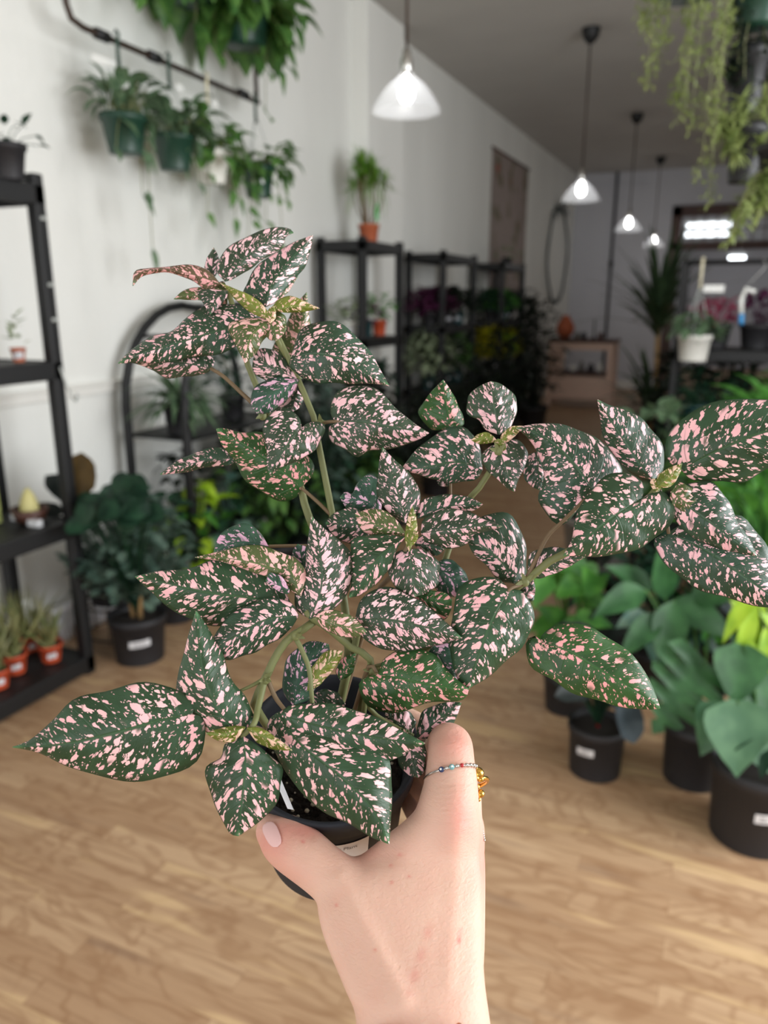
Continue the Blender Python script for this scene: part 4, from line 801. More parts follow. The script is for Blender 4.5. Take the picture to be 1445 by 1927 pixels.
# ------------------------------------------------------------------ the held plant: leaves
LEAF_N = [0]
def bleaf(mat, B, T, db, dt, L, R, mids=(), arch=0.0, fl=.35, fr=.35, wav=.10, NR=26, NC=6):
    """A leaf from its two margins and midrib: (x, y) give direction, db and dt the distance (cm) of base and tip;
    arch lifts the middle, fl and fr set how far each half folds back (+) or forward (-) in cm."""
    LEAF_N[0] += 1; rnd = random.Random(LEAF_N[0]*17); ph = rnd.uniform(0, 6.28)
    sp = catmull([B]+list(mids)+[T], NR+1); Le = catmull([B]+list(L)+[T], NR+1); Re = catmull([B]+list(R)+[T], NR+1)
    rows = []
    for i in range(NR+1):
        u = i/NR; d = db+(dt-db)*u-arch*4*u*(1-u); env = sin(pi*min(1, u*1.02))**.5 if 0 < u < 1 else 0
        row = []
        for j in range(-NC, NC+1):
            v = abs(j)/NC; E = Le if j < 0 else Re; f = fl if j < 0 else fr
            px = sp[i]+(E[i]-sp[i])*(v+(.035*env*sin(u*(19 if j < 0 else 23)+ph*2)*v**4))
            dd = d+f*env*(v**1.25)+wav*env*v*v*sin(u*17+ph+(1.3 if j < 0 else 0))+.055*env*sin(pi*v)*sin((u*7-v*1.1)*2*pi)
            dd += .05*env*max(0, 1-v*7)
            row.append(dep(px[0], px[1], dd/100))
        rows.append(row)
    m = bpy.data.meshes.new('leaf'); W2 = 2*NC+1; vs = [tuple(p) for r in rows for p in r]; fs = []; uv1 = []; uv2 = []
    xs = [0.0]
    for i in range(NR): xs.append(xs[-1]+(rows[i+1][NC]-rows[i][NC]).length*100)
    Ltot = xs[-1]; ox = rnd.uniform(0, 50)
    def uvs(i, j, side):
        y = (rows[i][j+NC]-rows[i][NC]).length*100; c = xs[i]-.75*y
        return (ox+c*1.05, y*.80+side*37.0+5), ((xs[i]-.75*y)/max(Ltot, .01), side*abs(j)/NC)
    for i in range(NR):
        for j in range(-NC, NC):
            side = -1 if j < 0 else 1; a = i*W2+j+NC
            fs.append((a, a+W2, a+W2+1, a+1))
            for (ii, jj) in ((i, j), (i+1, j), (i+1, j+1), (i, j+1)): p, q = uvs(ii, jj, side); uv1.append(p); uv2.append(q)
    m.from_pydata(vs, [], fs); m.update()
    l1 = m.uv_layers.new(name='cm'); l2 = m.uv_layers.new(name='vein')
    l1.data.foreach_set('uv', [c for p in uv1 for c in p]); l2.data.foreach_set('uv', [c for p in uv2 for c in p])
    m.polygons.foreach_set('use_smooth', [True]*len(m.polygons)); m.materials.append(M[mat])
    o = bpy.data.objects.new('leaf', m); COL.objects.link(o); o.parent = hero; o.location = -Vector(hero.location)
    s = o.modifiers.new('thickness', 'SOLIDIFY'); s.thickness = .00035; s.offset = 0
    return o
Lf = 'leaf'; BO = 'leaf_bold'; D = 'leaf_dense'; GN = 'leaf_green'; LI = 'leaf_lilac'; Y = 'leaf_young'; OL = 'leaf_olive'; BR = 'leaf_brown'
# top cluster
bleaf(D, (423,530), (552,438), 39.2, 41, [(406,507),(419,477),(445,456),(479,439),(517,428),(543,430)], [(440,524),(475,503),(500,485),(530,466),(537,446)], [(460,487),(510,452)], .2, .5, .6)
bleaf(D, (399,530), (402,466), 40, 40.4, [(386,512),(388,490)], [(411,507),(411,484)], [(400,498)], 0, .3, .3)
bleaf(BR, (415,535), (250,538), 39.2, 38.5, [(392,510),(355,498),(312,503),(280,505),(254,511)], [(390,545),(362,528),(320,513),(290,514),(266,521)], [(370,519),(312,508),(272,510),(256,520)], .2, .5, .4)
bleaf(D, (428,548), (396,591), 38.8, 38.2, [(404,545),(378,544),(372,552),(382,570)], [(426,560),(412,578)], [(408,562)], .1, .3, .3)
bleaf(OL, (430,548), (327,563), 39.3, 39, [(395,540),(350,545)], [(412,570),(385,566),(355,564)], [(390,556),(350,556)], 0, .3, .2)
bleaf(OL, (430,555), (400,560), 39.8, 40, [(420,530),(395,540)], [(425,575),(410,578)], [], 0, .2, .2)
bleaf(Lf, (500,578), (588,443), 38.3, 39.4, [(458,558),(466,530),(480,507),(496,490),(524,472),(556,455)], [(520,566),(545,535),(560,520),(574,500),(584,470)], [(512,535),(545,492)], .1, .7, .8)
bleaf(OL, (503,572), (560,520), 39.2, 39.8, [(505,550),(525,525)], [(525,565),(545,545)], [], 0, .2, .2)
bleaf(Lf, (478,610), (222,684), 38.9, 38.2, [(486,590),(455,575),(424,571),(392,575),(352,597),(322,624),(290,632),(250,656)], [(466,640),(430,660),(400,668),(350,674),(300,684),(258,682)], [(420,620),(340,644),(270,664)], .6, .9, .5)
bleaf(D, (398,694), (230,680), 39.4, 39, [(403,676),(370,656),(310,655),(262,668)], [(385,703),(345,709),(310,710),(285,695),(255,684)], [(350,684),(300,680)], .2, .4, .7)
bleaf(OL, (563,715), (577,550), 40.6, 41, [(525,700),(510,665),(530,625),(556,575)], [(590,700),(592,650),(582,600)], [(556,660),(570,600)], 0, .4, .4)
bleaf(Lf, (548,672), (732,726), 38.2, 38, [(556,645),(566,622),(592,606),(630,606),(664,627),(693,657),(716,697)], [(544,688),(556,700),(575,716),(613,721),(663,722),(706,722)], [(600,666),(650,680),(695,706)], .7, 1.0, .6)
bleaf(OL, (508,604), (461,683), 38, 37.6, [(482,598),(450,602),(431,608),(434,630),(448,658)], [(512,625),(493,642),(484,662)], [(475,630),(466,655)], .2, .5, .5)
bleaf(OL, (506,604), (520,641), 38.0, 37.8, [(500,622),(505,638)], [(522,585),(538,600),(536,625)], [(517,622)], .1, .3, .3)
bleaf(Y, (505,602), (414,532), 37.6, 38.6, [(475,590),(447,568),(430,548)], [(502,583),(478,560),(445,545)], [(470,570),(440,548)], .2, .3, .3)
bleaf(Y, (508,585), (601,580), 37.8, 38, [(525,563),(552,558),(578,570)], [(535,588),(569,587)], [(555,576)], .1, .3, .3)
bleaf(Y, (508,608), (515,575), 37.5, 37.4, [(500,598),(505,583)], [(518,600),(518,585)], [], 0, .1, .1, .02)
bleaf(D, (566,716), (478,662), 38.6, 38.7, [(535,722),(500,715),(477,700)], [(552,690),(530,668),(500,655)], [(530,700),(500,684)], .3, .5, .5)
bleaf(LI, (563,714), (484,778), 38.4, 38.2, [(535,708),(500,716),(476,735),(472,760)], [(552,740),(525,765),(503,778)], [(525,735),(500,757)], .3, .5, .5)
bleaf(D, (560,735), (548,776), 39.6, 39.6, [(530,745),(525,765)], [(570,750),(562,768)], [], 0, .3, .3)
# middle of the tall stem
bleaf(D, (567,805), (507,892), 37.4, 37, [(563,786),(543,770),(517,772),(498,790),(496,816),(502,850),(502,872)], [(586,794),(607,798),(610,816),(596,842),(569,863),(532,878)], [(547,830),(524,862)], .4, .7, .7)
bleaf(GN, (567,918), (407,807), 38.6, 38, [(556,937),(530,942),(500,932),(460,900),(438,863),(416,834)], [(588,893),(586,865),(555,835),(500,815),(455,814),(422,806)], [(528,884),(480,850),(440,826)], .5, .8, .9)
bleaf(Lf, (446,863), (301,893), 39.4, 39.6, [(414,842),(380,848),(342,863),(316,880)], [(430,876),(389,879),(346,889)], [(395,864),(345,878)], .3, .4, .4)
bleaf(D, (633,793), (807,815), 37.8, 37.4, [(622,780),(626,752),(650,728),(680,723),(715,738),(745,768),(778,796)], [(618,806),(623,829),(646,846),(672,859),(692,848),(715,848),(758,838),(790,826)], [(680,794),(740,804)], .6, .9, .9)
# upper right cluster
bleaf(GN, (848,806), (834,715), 38.6, 38.8, [(810,808),(789,778),(793,762),(814,735)], [(872,800),(870,782),(851,740)], [(840,760)], .2, .5, .5)
bleaf(Lf, (908,884), (753,887), 38, 37.6, [(902,840),(890,818),(871,802),(828,813),(790,840),(766,868)], [(898,900),(878,906),(846,908),(809,900),(778,890)], [(860,870),(800,880)], .4, .7, .5)
bleaf(D, (850,902), (822,905), 39, 39, [(840,895)], [(845,915),(828,914)], [], 0, .1, .1)
bleaf(D, (939,818), (924,718), 37.6, 37.8, [(912,808),(900,790),(878,776),(881,747),(902,727)], [(960,806),(968,785),(974,765),(963,738),(940,722)], [(931,770)], .3, .6, .6)
bleaf(Y, (936,830), (887,828), 37.2, 37, [(920,815),(902,816)], [(920,834),(900,835)], [(912,824)], 0, .2, .2)
bleaf(Y, (942,834), (988,802), 36.9, 37.2, [(944,818),(962,803)], [(958,830),(975,814)], [(962,815)], .1, .2, .2)
bleaf(Y, (948,852), (936,826), 37, 36.8, [(940,845),(932,832)], [(952,842),(945,828)], [], 0, .1, .1, .02)
bleaf(D, (937,838), (968,925), 37.2, 36.6, [(922,840),(907,856),(912,881),(932,898),(952,917)], [(957,826),(988,838),(990,872),(976,900)], [(950,880)], .3, .6, .6)
bleaf(Lf, (1010,850), (1016,922), 38.2, 38.4, [(985,862),(985,895),(1000,915)], [(1030,870),(1030,900)], [], 0, .3, .3)
bleaf(Lf, (1118,926), (971,806), 36.2, 37, [(1090,955),(1062,984),(1034,978),(1013,940),(1024,896),(1010,850),(990,820)], [(1166,898),(1160,862),(1130,832),(1097,812),(1055,799),(1005,798)], [(1086,880),(1050,842),(1008,814)], .6, .9, 1.0)
# right cluster
bleaf(Lf, (1228,904), (1124,752), 35.4, 35.8, [(1185,888),(1157,857),(1137,829),(1130,790)], [(1245,889),(1250,857),(1237,822),(1213,794),(1183,774),(1150,764)], [(1200,868),(1162,812)], .4, .8, .8)
bleaf(BO, (1281,884), (1510,800), 35.2, 34.0, [(1255,866),(1254,833),(1270,800),(1307,770),(1359,756),(1412,749),(1467,760)], [(1300,902),(1324,904),(1359,907),(1394,906),(1429,893),(1475,855)], [(1330,858),(1400,826),(1450,810)], .5, .8, .6)
bleaf(BO, (1208,938), (1060,1046), 34.6, 34.0, [(1211,922),(1206,905),(1183,889),(1150,893),(1122,911),(1098,941),(1082,980),(1076,1015)], [(1222,930),(1246,924),(1263,938),(1269,959),(1255,994),(1227,1018),(1185,1037),(1136,1047),(1090,1046)], [(1160,968),(1112,1005)], .5, .8, .8)
bleaf(Lf, (1272,936), (1424,1046), 34.9, 34.2, [(1263,955),(1270,980),(1290,999),(1317,1020),(1359,1033),(1394,1042)], [(1288,912),(1324,906),(1349,914),(1371,945),(1387,980),(1410,1016)], [(1320,972),(1370,1008)], .4, .7, .6)
bleaf(Lf, (1255,1004), (1480,1144), 35.9, 35.0, [(1230,1016),(1238,1039),(1256,1068),(1284,1090),(1324,1112),(1377,1128),(1429,1141)], [(1288,985),(1340,975),(1390,972),(1420,994),(1441,1025),(1452,1060),(1474,1106)], [(1318,1030),(1390,1078)], .4, .7, .7)
bleaf(OL, (1262,925), (1310,960), 34.7, 34.6, [(1262,945),(1285,962)], [(1280,908),(1305,925)], [], .1, .2, .2)
bleaf(Y, (1236,918), (1283,872), 34.3, 34.2, [(1238,895),(1260,880)], [(1262,915),(1278,893)], [(1258,897)], .1, .2, .2)
bleaf(Y, (1236,925), (1228,900), 34.3, 34.3, [(1228,920),(1223,908)], [(1245,915),(1238,904)], [], 0, .1, .1, .02)
bleaf(D, (992,1080), (1102,1047), 36.4, 36.2, [(1000,1040),(1050,1030)], [(1015,1088),(1060,1072)], [(1045,1058)], 0, .3, .3)
bleaf(D, (988,1130), (1003,1090), 37.2, 37.2, [(975,1110),(985,1090)], [(1003,1130),(1007,1108)], [], 0, .1, .1)
bleaf(Lf, (967,1098), (880,1012), 36.9, 36.6, [(938,1092),(921,1070),(897,1048),(884,1030)], [(988,1090),(990,1050),(986,1014),(976,989),(955,968),(930,964),(900,978)], [(945,1060),(910,1030)], .3, .6, .7)
bleaf(GN, (1014,1208), (1242,1333), 36.8, 36, [(1022,1193),(1044,1176),(1070,1173),(1109,1180),(1141,1196),(1180,1225),(1212,1261),(1230,1298)], [(1004,1196),(988,1212),(999,1251),(1028,1274),(1070,1299),(1115,1316),(1173,1331),(1221,1335)], [(1070,1225),(1120,1255),(1185,1293)], .4, .7, .6)
# central cluster
bleaf(D, (762,985), (720,842), 36.6, 37, [(735,968),(714,943),(709,918),(712,887),(715,862)], [(786,968),(791,937),(780,902),(761,882),(737,860)], [(748,925),(730,880)], .2, .6, .6)
bleaf(LI, (718,966), (640,936), 38, 38, [(685,965),(655,960)], [(714,905),(691,894),(672,910),(664,930),(650,925)], [(690,945)], .1, .4, .4)
bleaf(D, (792,1003), (945,991), 35.9, 35.6, [(797,977),(825,962),(856,957),(886,965),(909,977),(927,983)], [(800,1020),(825,1026),(850,1033),(876,1024),(892,1006),(920,998)], [(850,996),(905,990)], .3, .6, .5)
bleaf(Lf, (785,975), (908,949), 36.9, 36.8, [(795,942),(826,932),(860,931),(888,938)], [(820,975),(865,968),(893,960)], [(845,953)], .2, .4, .4)
bleaf(OL, (764,1005), (668,967), 35.9, 36.2, [(738,970),(705,957),(684,961)], [(740,1010),(700,1008),(678,993)], [(715,990)], .2, .4, .4)
bleaf(Lf, (700,990), (613,985), 37.2, 37.2, [(672,957),(640,960),(622,972)], [(688,1020),(652,1022),(626,1005)], [(655,985)], .1, .4, .4)
bleaf(BO, (762,1010), (657,1124), 35.4, 35.2, [(736,1007),(702,1006),(666,1015),(660,1040),(664,1074),(660,1105)], [(747,1032),(738,1061),(720,1086),(698,1106),(676,1120)], [(712,1050),(680,1095)], .3, .7, .6)
bleaf(D, (772,1033), (780,1123), 35.7, 35.4, [(750,1038),(735,1053),(733,1083),(748,1110)], [(797,1035),(820,1052),(828,1074),(823,1099),(803,1116)], [(775,1080)], .3, .6, .6)
bleaf(Lf, (778,1022), (838,1032), 36.5, 36.6, [(795,1008),(820,1015)], [(795,1042),(822,1045)], [], 0, .3, .3)
bleaf(Y, (770,1038), (776,952), 34.9, 35.2, [(762,1012),(767,978)], [(784,1002),(783,975)], [(772,995)], .1, .2, .2, .03)
bleaf(Y, (766,1030), (786,1000), 35.0, 34.8, [(762,1012),(772,1000)], [(778,1025),(786,1012)], [], .0, .1, .1, .03)
bleaf(LI, (815,1062), (882,1112), 37.2, 37.2, [(838,1052),(862,1062),(880,1088)], [(815,1100),(835,1122),(862,1122)], [(848,1088)], .1, .4, .4)
bleaf(GN, (780,1122), (850,1128), 36.4, 36.2, [(810,1112),(838,1116)], [(800,1150),(835,1165),(848,1150)], [(815,1130)], .1, .2, .2)
bleaf(BO, (957,1112), (882,1295), 35.9, 35.4, [(946,1095),(926,1085),(900,1086),(870,1103),(853,1140),(848,1190),(849,1240),(862,1280)], [(975,1110),(992,1122),(1001,1145),(1003,1180),(985,1212),(955,1242),(915,1276)], [(928,1165),(902,1230)], .5, .8, .8)
bleaf(D, (668,1166), (868,1200), 35.3, 35.2, [(678,1130),(700,1111),(740,1107),(780,1124),(815,1150),(845,1176)], [(682,1200),(712,1217),(740,1226),(785,1222),(830,1212)], [(730,1166),(800,1180)], .3, .6, .6)
bleaf(GN, (712,1268), (882,1297), 35.7, 35.0, [(722,1240),(747,1224),(782,1217),(817,1232),(842,1262),(866,1284)], [(676,1282),(680,1308),(701,1333),(729,1343),(761,1337),(813,1321),(862,1319),(878,1310)], [(760,1278),(820,1290)], .4, .7, .6)
bleaf(LI, (815,1215), (862,1292), 36.2, 36, [(800,1240),(820,1272)], [(850,1212),(862,1250)], [(835,1250)], 0, .3, .3)
# left cluster
bleaf(D, (584,1165), (586,972), 34.9, 35.8, [(556,1145),(556,1110),(571,1075),(577,1040),(581,1005)], [(612,1158),(640,1135),(656,1108),(667,1075),(663,1048),(645,1022),(613,997)], [(605,1100),(600,1030)], .5, .7, .8)
bleaf(BO, (548,1137), (254,1085), 35.6, 35.2, [(515,1072),(490,1058),(452,1050),(400,1055),(358,1069),(300,1075)], [(508,1152),(462,1172),(412,1177),(358,1166),(315,1140),(277,1107)], [(470,1125),(390,1115),(320,1099)], .5, .8, .6)
bleaf(LI, (505,1028), (402,1040), 37.2, 37.2, [(490,1003),(470,987),(436,990),(412,1010)], [(480,1050),(440,1056)], [(450,1020)], .1, .4, .4)
bleaf(OL, (545,1078), (367,1049), 35.2, 35.3, [(535,1048),(500,1028),(450,1029),(405,1040)], [(520,1090),(485,1080),(450,1068),(415,1056)], [(480,1060),(420,1050)], .2, .4, .3)
bleaf(Lf, (562,1158), (402,1222), 34.8, 34.6, [(545,1132),(500,1126),(450,1146),(420,1172),(402,1200)], [(545,1185),(508,1212),(465,1232),(425,1241)], [(500,1166),(445,1196)], .4, .6, .6)
bleaf(OL, (566,1122), (508,1032), 34.9, 35.4, [(535,1102),(518,1065)], [(577,1085),(562,1055),(535,1042)], [(545,1070)], .1, .3, .3)
bleaf(LI, (545,1110), (500,1092), 34.7, 34.9, [(530,1085),(508,1078)], [(540,1118),(515,1108)], [], 0, .2, .2)
bleaf(LI, (578,1085), (560,1024), 36.6, 36.6, [(553,1065),(550,1040)], [(592,1060),(580,1032)], [], 0, .2, .2)
bleaf(OL, (594,1160), (690,1189), 34.6, 34.5, [(612,1148),(645,1152),(672,1168)], [(608,1182),(640,1197),(670,1199)], [(640,1176)], .2, .3, .3)
# low leaves around the pot
bleaf(BO, (528,1345), (800,1399), 34.0, 33.0, [(545,1328),(600,1323),(660,1333),(712,1352),(762,1378)], [(560,1400),(620,1430),(700,1440),(742,1428),(772,1412)], [(610,1368),(710,1388)], .3, .5, .4)
bleaf(BO, (520,1342), (732,1588), 34.5, 32.4, [(504,1358),(505,1388),(520,1420),(545,1460),(570,1498),(610,1526),(650,1547),(698,1575)], [(560,1328),(620,1345),(680,1385),(732,1430),(737,1480),(735,1540)], [(565,1400),(640,1460),(700,1520)], .8, .9, .9)
bleaf(BO, (362,1343), (24,1406), 33.7, 33.2, [(368,1318),(340,1300),(310,1290),(262,1286),(205,1297),(140,1318),(97,1357),(58,1392)], [(384,1352),(387,1390),(375,1424),(339,1450),(291,1469),(242,1468),(184,1460),(126,1441),(73,1416)], [(300,1355),(220,1378),(120,1400)], .6, .8, .7)
bleaf(BO, (455,1386), (369,1150), 33.5, 34.4, [(425,1393),(385,1375),(350,1345),(334,1310),(334,1270),(346,1231),(357,1188)], [(477,1360),(467,1318),(441,1289),(426,1251),(412,1217),(388,1176)], [(412,1340),(385,1275),(374,1210)], .5, .8, .9)
bleaf(BO, (458,1386), (448,1573), 33.4, 32.8, [(424,1400),(415,1425),(390,1444),(392,1483),(411,1527),(431,1566)], [(484,1402),(512,1425),(531,1449),(527,1488),(509,1527),(474,1556)], [(462,1440),(455,1510)], .4, .7, .7)
bleaf(Y, (465,1370), (550,1412), 33.2, 33.0, [(490,1370),(525,1392)], [(482,1395),(515,1410)], [(508,1390)], .1, .3, .3)
bleaf(Y, (462,1368), (388,1380), 33.0, 32.9, [(440,1366),(410,1372)], [(440,1395),(410,1393)], [(425,1382)], .1, .3, .3)
bleaf(LI, (552,1328), (618,1212), 36, 36.6, [(533,1300),(538,1245),(570,1212),(595,1207)], [(585,1312),(603,1270),(622,1240)], [(570,1260)], .1, .4, .4)
bleaf(Y, (578,1300), (645,1225), 35.8, 36.0, [(585,1260),(615,1225)], [(600,1290),(635,1250)], [(605,1260)], 0, .2, .2)
bleaf(Lf, (650,1325), (570,1335), 36.6, 36.4, [(630,1300),(595,1302)], [(640,1345),(595,1350)], [], 0, .2, .2)
bleaf(GN, (640,1280), (668,1230), 36.6, 36.6, [(632,1262),(645,1238)], [(660,1270),(668,1250)], [], 0, .2, .2)
bleaf(Lf, (783,1392), (868,1322), 37.0, 37.4, [(787,1360),(800,1335),(838,1322)], [(800,1390),(832,1386),(855,1358)], [(820,1358)], .1, .3, .3)
bleaf(D, (775,1380), (725,1342), 36.8, 37, [(745,1382),(728,1365)], [(782,1355),(760,1335)], [(752,1362)], .1, .3, .3)
bleaf(D, (770,1392), (787,1463), 36.0, 35.6, [(748,1412),(752,1440),(768,1458)], [(798,1400),(801,1430),(798,1452)], [(776,1428)], .1, .3, .3)
bleaf(OL, (778,1385), (745,1372), 36.6, 36.5, [(765,1372)], [(765,1388)], [], 0, .1, .1, .02)

# stems: (points x, y, depth cm), radius mm
def stem(pts, r0, r1, mat='stem', name='stem'):
    P = catmull([(a, b, c) for a, b, c in pts], 18); n = len(P); m = MB()
    m.tube([dep(p[0], p[1], p[2]/100) for p in P], [(r0+(r1-r0)*i/(n-1))/1000 for i in range(n)], 10)
    return m.build(name, M[mat], hero)
soilp = lambda th, r: ppt(th, r, -.024)
def px_of(p): v = p-CAM; d = v.dot(FW); return (CX+F*v.dot(RT)/d, CY-F*v.dot(UP)/d, d*100)
s1 = px_of(soilp(20, .004)); s2 = px_of(soilp(100, .012)); s3 = px_of(soilp(-160, .014)); s4 = px_of(soilp(-40, .016))
stem([s2, (655,1240,37.6), (640,1080,38.2), (628,985,38.6), (612,900,38.7), (600,840,38.7), (592,790,38.6), (570,735,38.6), (540,668,38.7), (508,604,38.2)], 2.4, 1.3)
stem([(540,672,38.8), (522,640,38.4), (508,602,37.9)], 1.3, 1.2)
stem([(592,1000,38.9), (575,955,39), (560,900,39.2), (510,790,39.4), (480,720,39.2), (464,680,38.9), (450,620,38.9), (430,550,39.2)], 2.0, 1.3)
stem([(500,782,39.3), (455,740,39.2), (420,708,39.3), (396,693,39.3)], 1.2, .9, 'stem_b', 'petiole')
stem([(602,798,38.4), (618,794,38.0), (645,793,37.7)], .9, .7, 'stem_b', 'petiole')
stem([(622,968,38.6), (598,945,38.6), (566,917,38.5)], 1.0, .8, 'stem_b', 'petiole')
stem([(598,795,38.4), (580,806,37.7), (562,812,37.4)], .9, .6, 'stem_b', 'petiole')
stem([s2, (668,1215,37.4), (690,1150,37.4), (800,1090,37.6), (842,1050,38), (852,985,38.4), (880,940,38.3), (915,902,37.8), (938,845,37.1)], 2.0, 1.4)
stem([(850,1000,38.3), (848,935,38.6), (848,906,38.8)], .8, .6, 'stem_b', 'petiole')
stem([s1, (700,1262,36.9), (745,1248,36.8), (820,1208,36.8), (880,1170,36.9), (940,1128,36.9), (985,1098,36.6), (1010,1072,36.2), (1060,1042,35.9), (1130,1010,35.8), (1200,960,35.5), (1237,918,34.8)], 2.6, 1.6)
stem([(988,1094,36.5), (1004,1062,36.3), (1030,1010,36.4), (1062,978,36.3), (1100,940,36.2)], 1.1, .8, 'stem_b', 'petiole')
stem([(985,1098,36.4), (960,1108,36.0), (950,1125,35.9)], 1.1, .8, 'stem_b', 'petiole')
stem([(1240,920,35.3), (1252,960,35.6), (1258,1004,35.8)], 1.0, .8, 'stem_b', 'petiole')
stem([(900,1150,36.9), (960,1185,37), (1016,1209,36.9)], 1.0, .8, 'stem_b', 'petiole')
stem([s1, (700,1262,36.7), (655,1215,36.2), (620,1185,35.6), (590,1165,35.1), (575,1150,35)], 2.0, 1.5)
stem([s2, (700,1140,37.2), (745,1075,36.5), (770,1020,35.6)], 1.7, 1.3, 'stem_b')
stem([s3, (485,1338,35.5), (484,1310,35), (500,1275,35), (522,1230,35.1), (545,1200,35.1), (565,1188,35.1), (590,1170,35.3)], 2.0, 1.8)
stem([(498,1278,34.9), (486,1330,34.2), (478,1362,33.5), (455,1386,33.5)], 1.6, 1.2)
stem([(500,1275,35), (478,1288,34.8), (452,1300,34.6)], 1.0, .7)
stem([(503,1278,35), (518,1312,34.8), (535,1335,34.5)], 1.2, .9, 'stem_b', 'petiole')
stem([(556,1200,35.2), (570,1228,35.1), (582,1262,35), (588,1328,34.9)], 1.2, 1.0)
stem([(505,1028,37.1), (560,1027,37.3), (610,1028,37.6)], .8, .8, 'stem_b', 'petiole')
stem([s1, (690,1262,36.3), (708,1266,35.9)], 1.4, .9, 'stem_b', 'petiole')
stem([s4, (690,1300,37), (700,1340,36.9), (778,1385,36.8)], 1.6, 1.0)
stem([s3, (530,1375,35.6), (500,1375,34.6), (478,1368,33.6)], 1.5, 1.0, 'stem_b')
for (x, y, d) in ((500,1278,34.7), (603,797,38.3), (988,1095,36.3), (494,782,39.1), (938,850,37), (700,1262,36.4), (556,1196,34.9)):
    m = MB(); m.ball(dep(x, y, d/100), .0021, 6, (1, 1, 1.2))
    for k in range(3): add_leaf(m, dep(x, y, d/100-.001), (RT*random.uniform(-1, 1)+UP*random.uniform(-.2, 1)-FW*.4), -FW, .0055, .0022, 'lance', .1, .2, 5)
    m.build('node_bud', M['stem'], hero)

# ------------------------------------------------------------------ the hand
def grip(th, r, h, rad): q = px_of(ppt(th, r, h)); return (q[0], q[1], q[2]/100, rad)
person = empty('person', dep(790, 1900, .305), 'pale hand and forearm holding up the small black pot, wearing rings', 'person')
Hm = MB()
def loft(secs, n=28, p=2.3):
    """closed loft through (x, y, depth, half width px, half thickness mm) sections, superelliptic"""
    S_ = catmull([tuple(s) for s in secs], len(secs)*4); vs = []; fs = []
    C = [dep(s[0], s[1], s[2]) for s in S_]
    for i, s in enumerate(S_):
        t = (C[min(i+1, len(C)-1)]-C[max(i-1, 0)]).normalized(); w = RT.copy(); h = (FW-UP*.15).normalized()
        a = s[3]*s[2]/F; b = s[4]/1000
        for j in range(n):
            q = 2*pi*j/n; c_, s_ = cos(q), sin(q); vs.append(C[i]+w*(a*math.copysign(abs(c_)**(2/p), c_))+h*(b*math.copysign(abs(s_)**(2/p), s_)))
    for i in range(len(C)-1):
        for j in range(n): k = (j+1) % n; fs.append((i*n+j, i*n+k, (i+1)*n+k, (i+1)*n+j))
    fs.append(tuple(range(n-1, -1, -1))); fs.append(tuple((len(C)-1)*n+j for j in range(n)))
    Hm.add(vs, fs)
def finger(pts):
    P = catmull(pts, len(pts)*5); C = [dep(p[0], p[1], p[2]) for p in P]; R_ = [p[3]/1000 for p in P]
    Hm.tube(C, R_, 20); Hm.ball(C[-1], R_[-1]*1.0, 10)
loft([(845,2650,.225,175,26), (822,2300,.255,152,24), (797,1930,.302,127,20), (779,1850,.310,134,18.5), (755,1740,.325,154,17), (756,1662,.335,154,15.5), (786,1610,.342,118,13.0), (824,1562,.345,82,13.0), (842,1525,.346,58,13)])
loft([(830,1900,.318,70,18), (848,1800,.330,62,19), (856,1700,.345,56,20), (862,1620,.358,50,19), (864,1570,.366,44,17)])
# index: knuckle, proximal phalanx, bend, then round behind the pot
finger([(815,1650,.347,11), (830,1585,.345,13.8), (842,1530,.346,14.2), (848,1480,.351,12.6), (848,1430,.357,11.2), (846,1400,.364,10.6), grip(8,.0565,-.014,9.8), grip(28,.0525,-.023,9.0), grip(50,.0495,-.028,8.4), grip(68,.0475,-.031,7.4)])
finger([(825,1670,.350,11), (858,1590,.356,12.2), (863,1530,.364,11.2), (861,1480,.378,10.6), grip(2,.0565,-.030,10), grip(24,.051,-.038,9.2), grip(46,.0485,-.043,8.6), grip(64,.0465,-.046,7.5)])
finger([(815,1740,.350,11), (860,1650,.366,11), (872,1585,.374,10.6), (868,1540,.388,10), grip(0,.0545,-.046,9.6), grip(24,.0485,-.053,8.8), grip(46,.0465,-.058,8.2), grip(62,.0445,-.060,7.3)])
finger([(815,1790,.348,11), (856,1710,.366,10.5), (874,1650,.380,9.6), (870,1605,.394,9), grip(-8,.052,-.062,8.6), grip(16,.046,-.068,8), grip(38,.044,-.072,7.4), grip(52,.042,-.074,6.6)])
# thumb lying across the front of the pot
finger([(760,1770,.328,17), (705,1712,.331,16.5), (655,1674,.335,12.7), (612,1641,.340,11.4), (578,1613,.345,11.8), (548,1590,.350,12.0), (526,1573,.354,11.0), (514,1564,.357,8.6)])
bm = Hm.build('tmp_hand', M['label'])
rm = bm.modifiers.new('r', 'REMESH'); rm.mode = 'VOXEL'; rm.voxel_size = .0011; rm.use_smooth_shade = True
sm2 = bm.modifiers.new('s', 'SMOOTH'); sm2.factor = .6; sm2.iterations = 34
bpy.context.view_layer.update(); dg = bpy.context.evaluated_depsgraph_get()
hm = bpy.data.meshes.new_from_object(bm.evaluated_get(dg)); bpy.data.objects.remove(bm); hm.name = 'hand_and_forearm'
nv = len(hm.vertices); co = np.zeros(nv*3); hm.vertices.foreach_get('co', co); co = co.reshape(-1, 3)
nrm = np.zeros(nv*3); hm.vertices.foreach_get('normal', nrm); nrm = nrm.reshape(-1, 3)
v_ = co-np.array(CAM); dd_ = v_@np.array(FW); X_ = CX+F*(v_@np.array(RT))/dd_; Y_ = CY-F*(v_@np.array(UP))/dd_
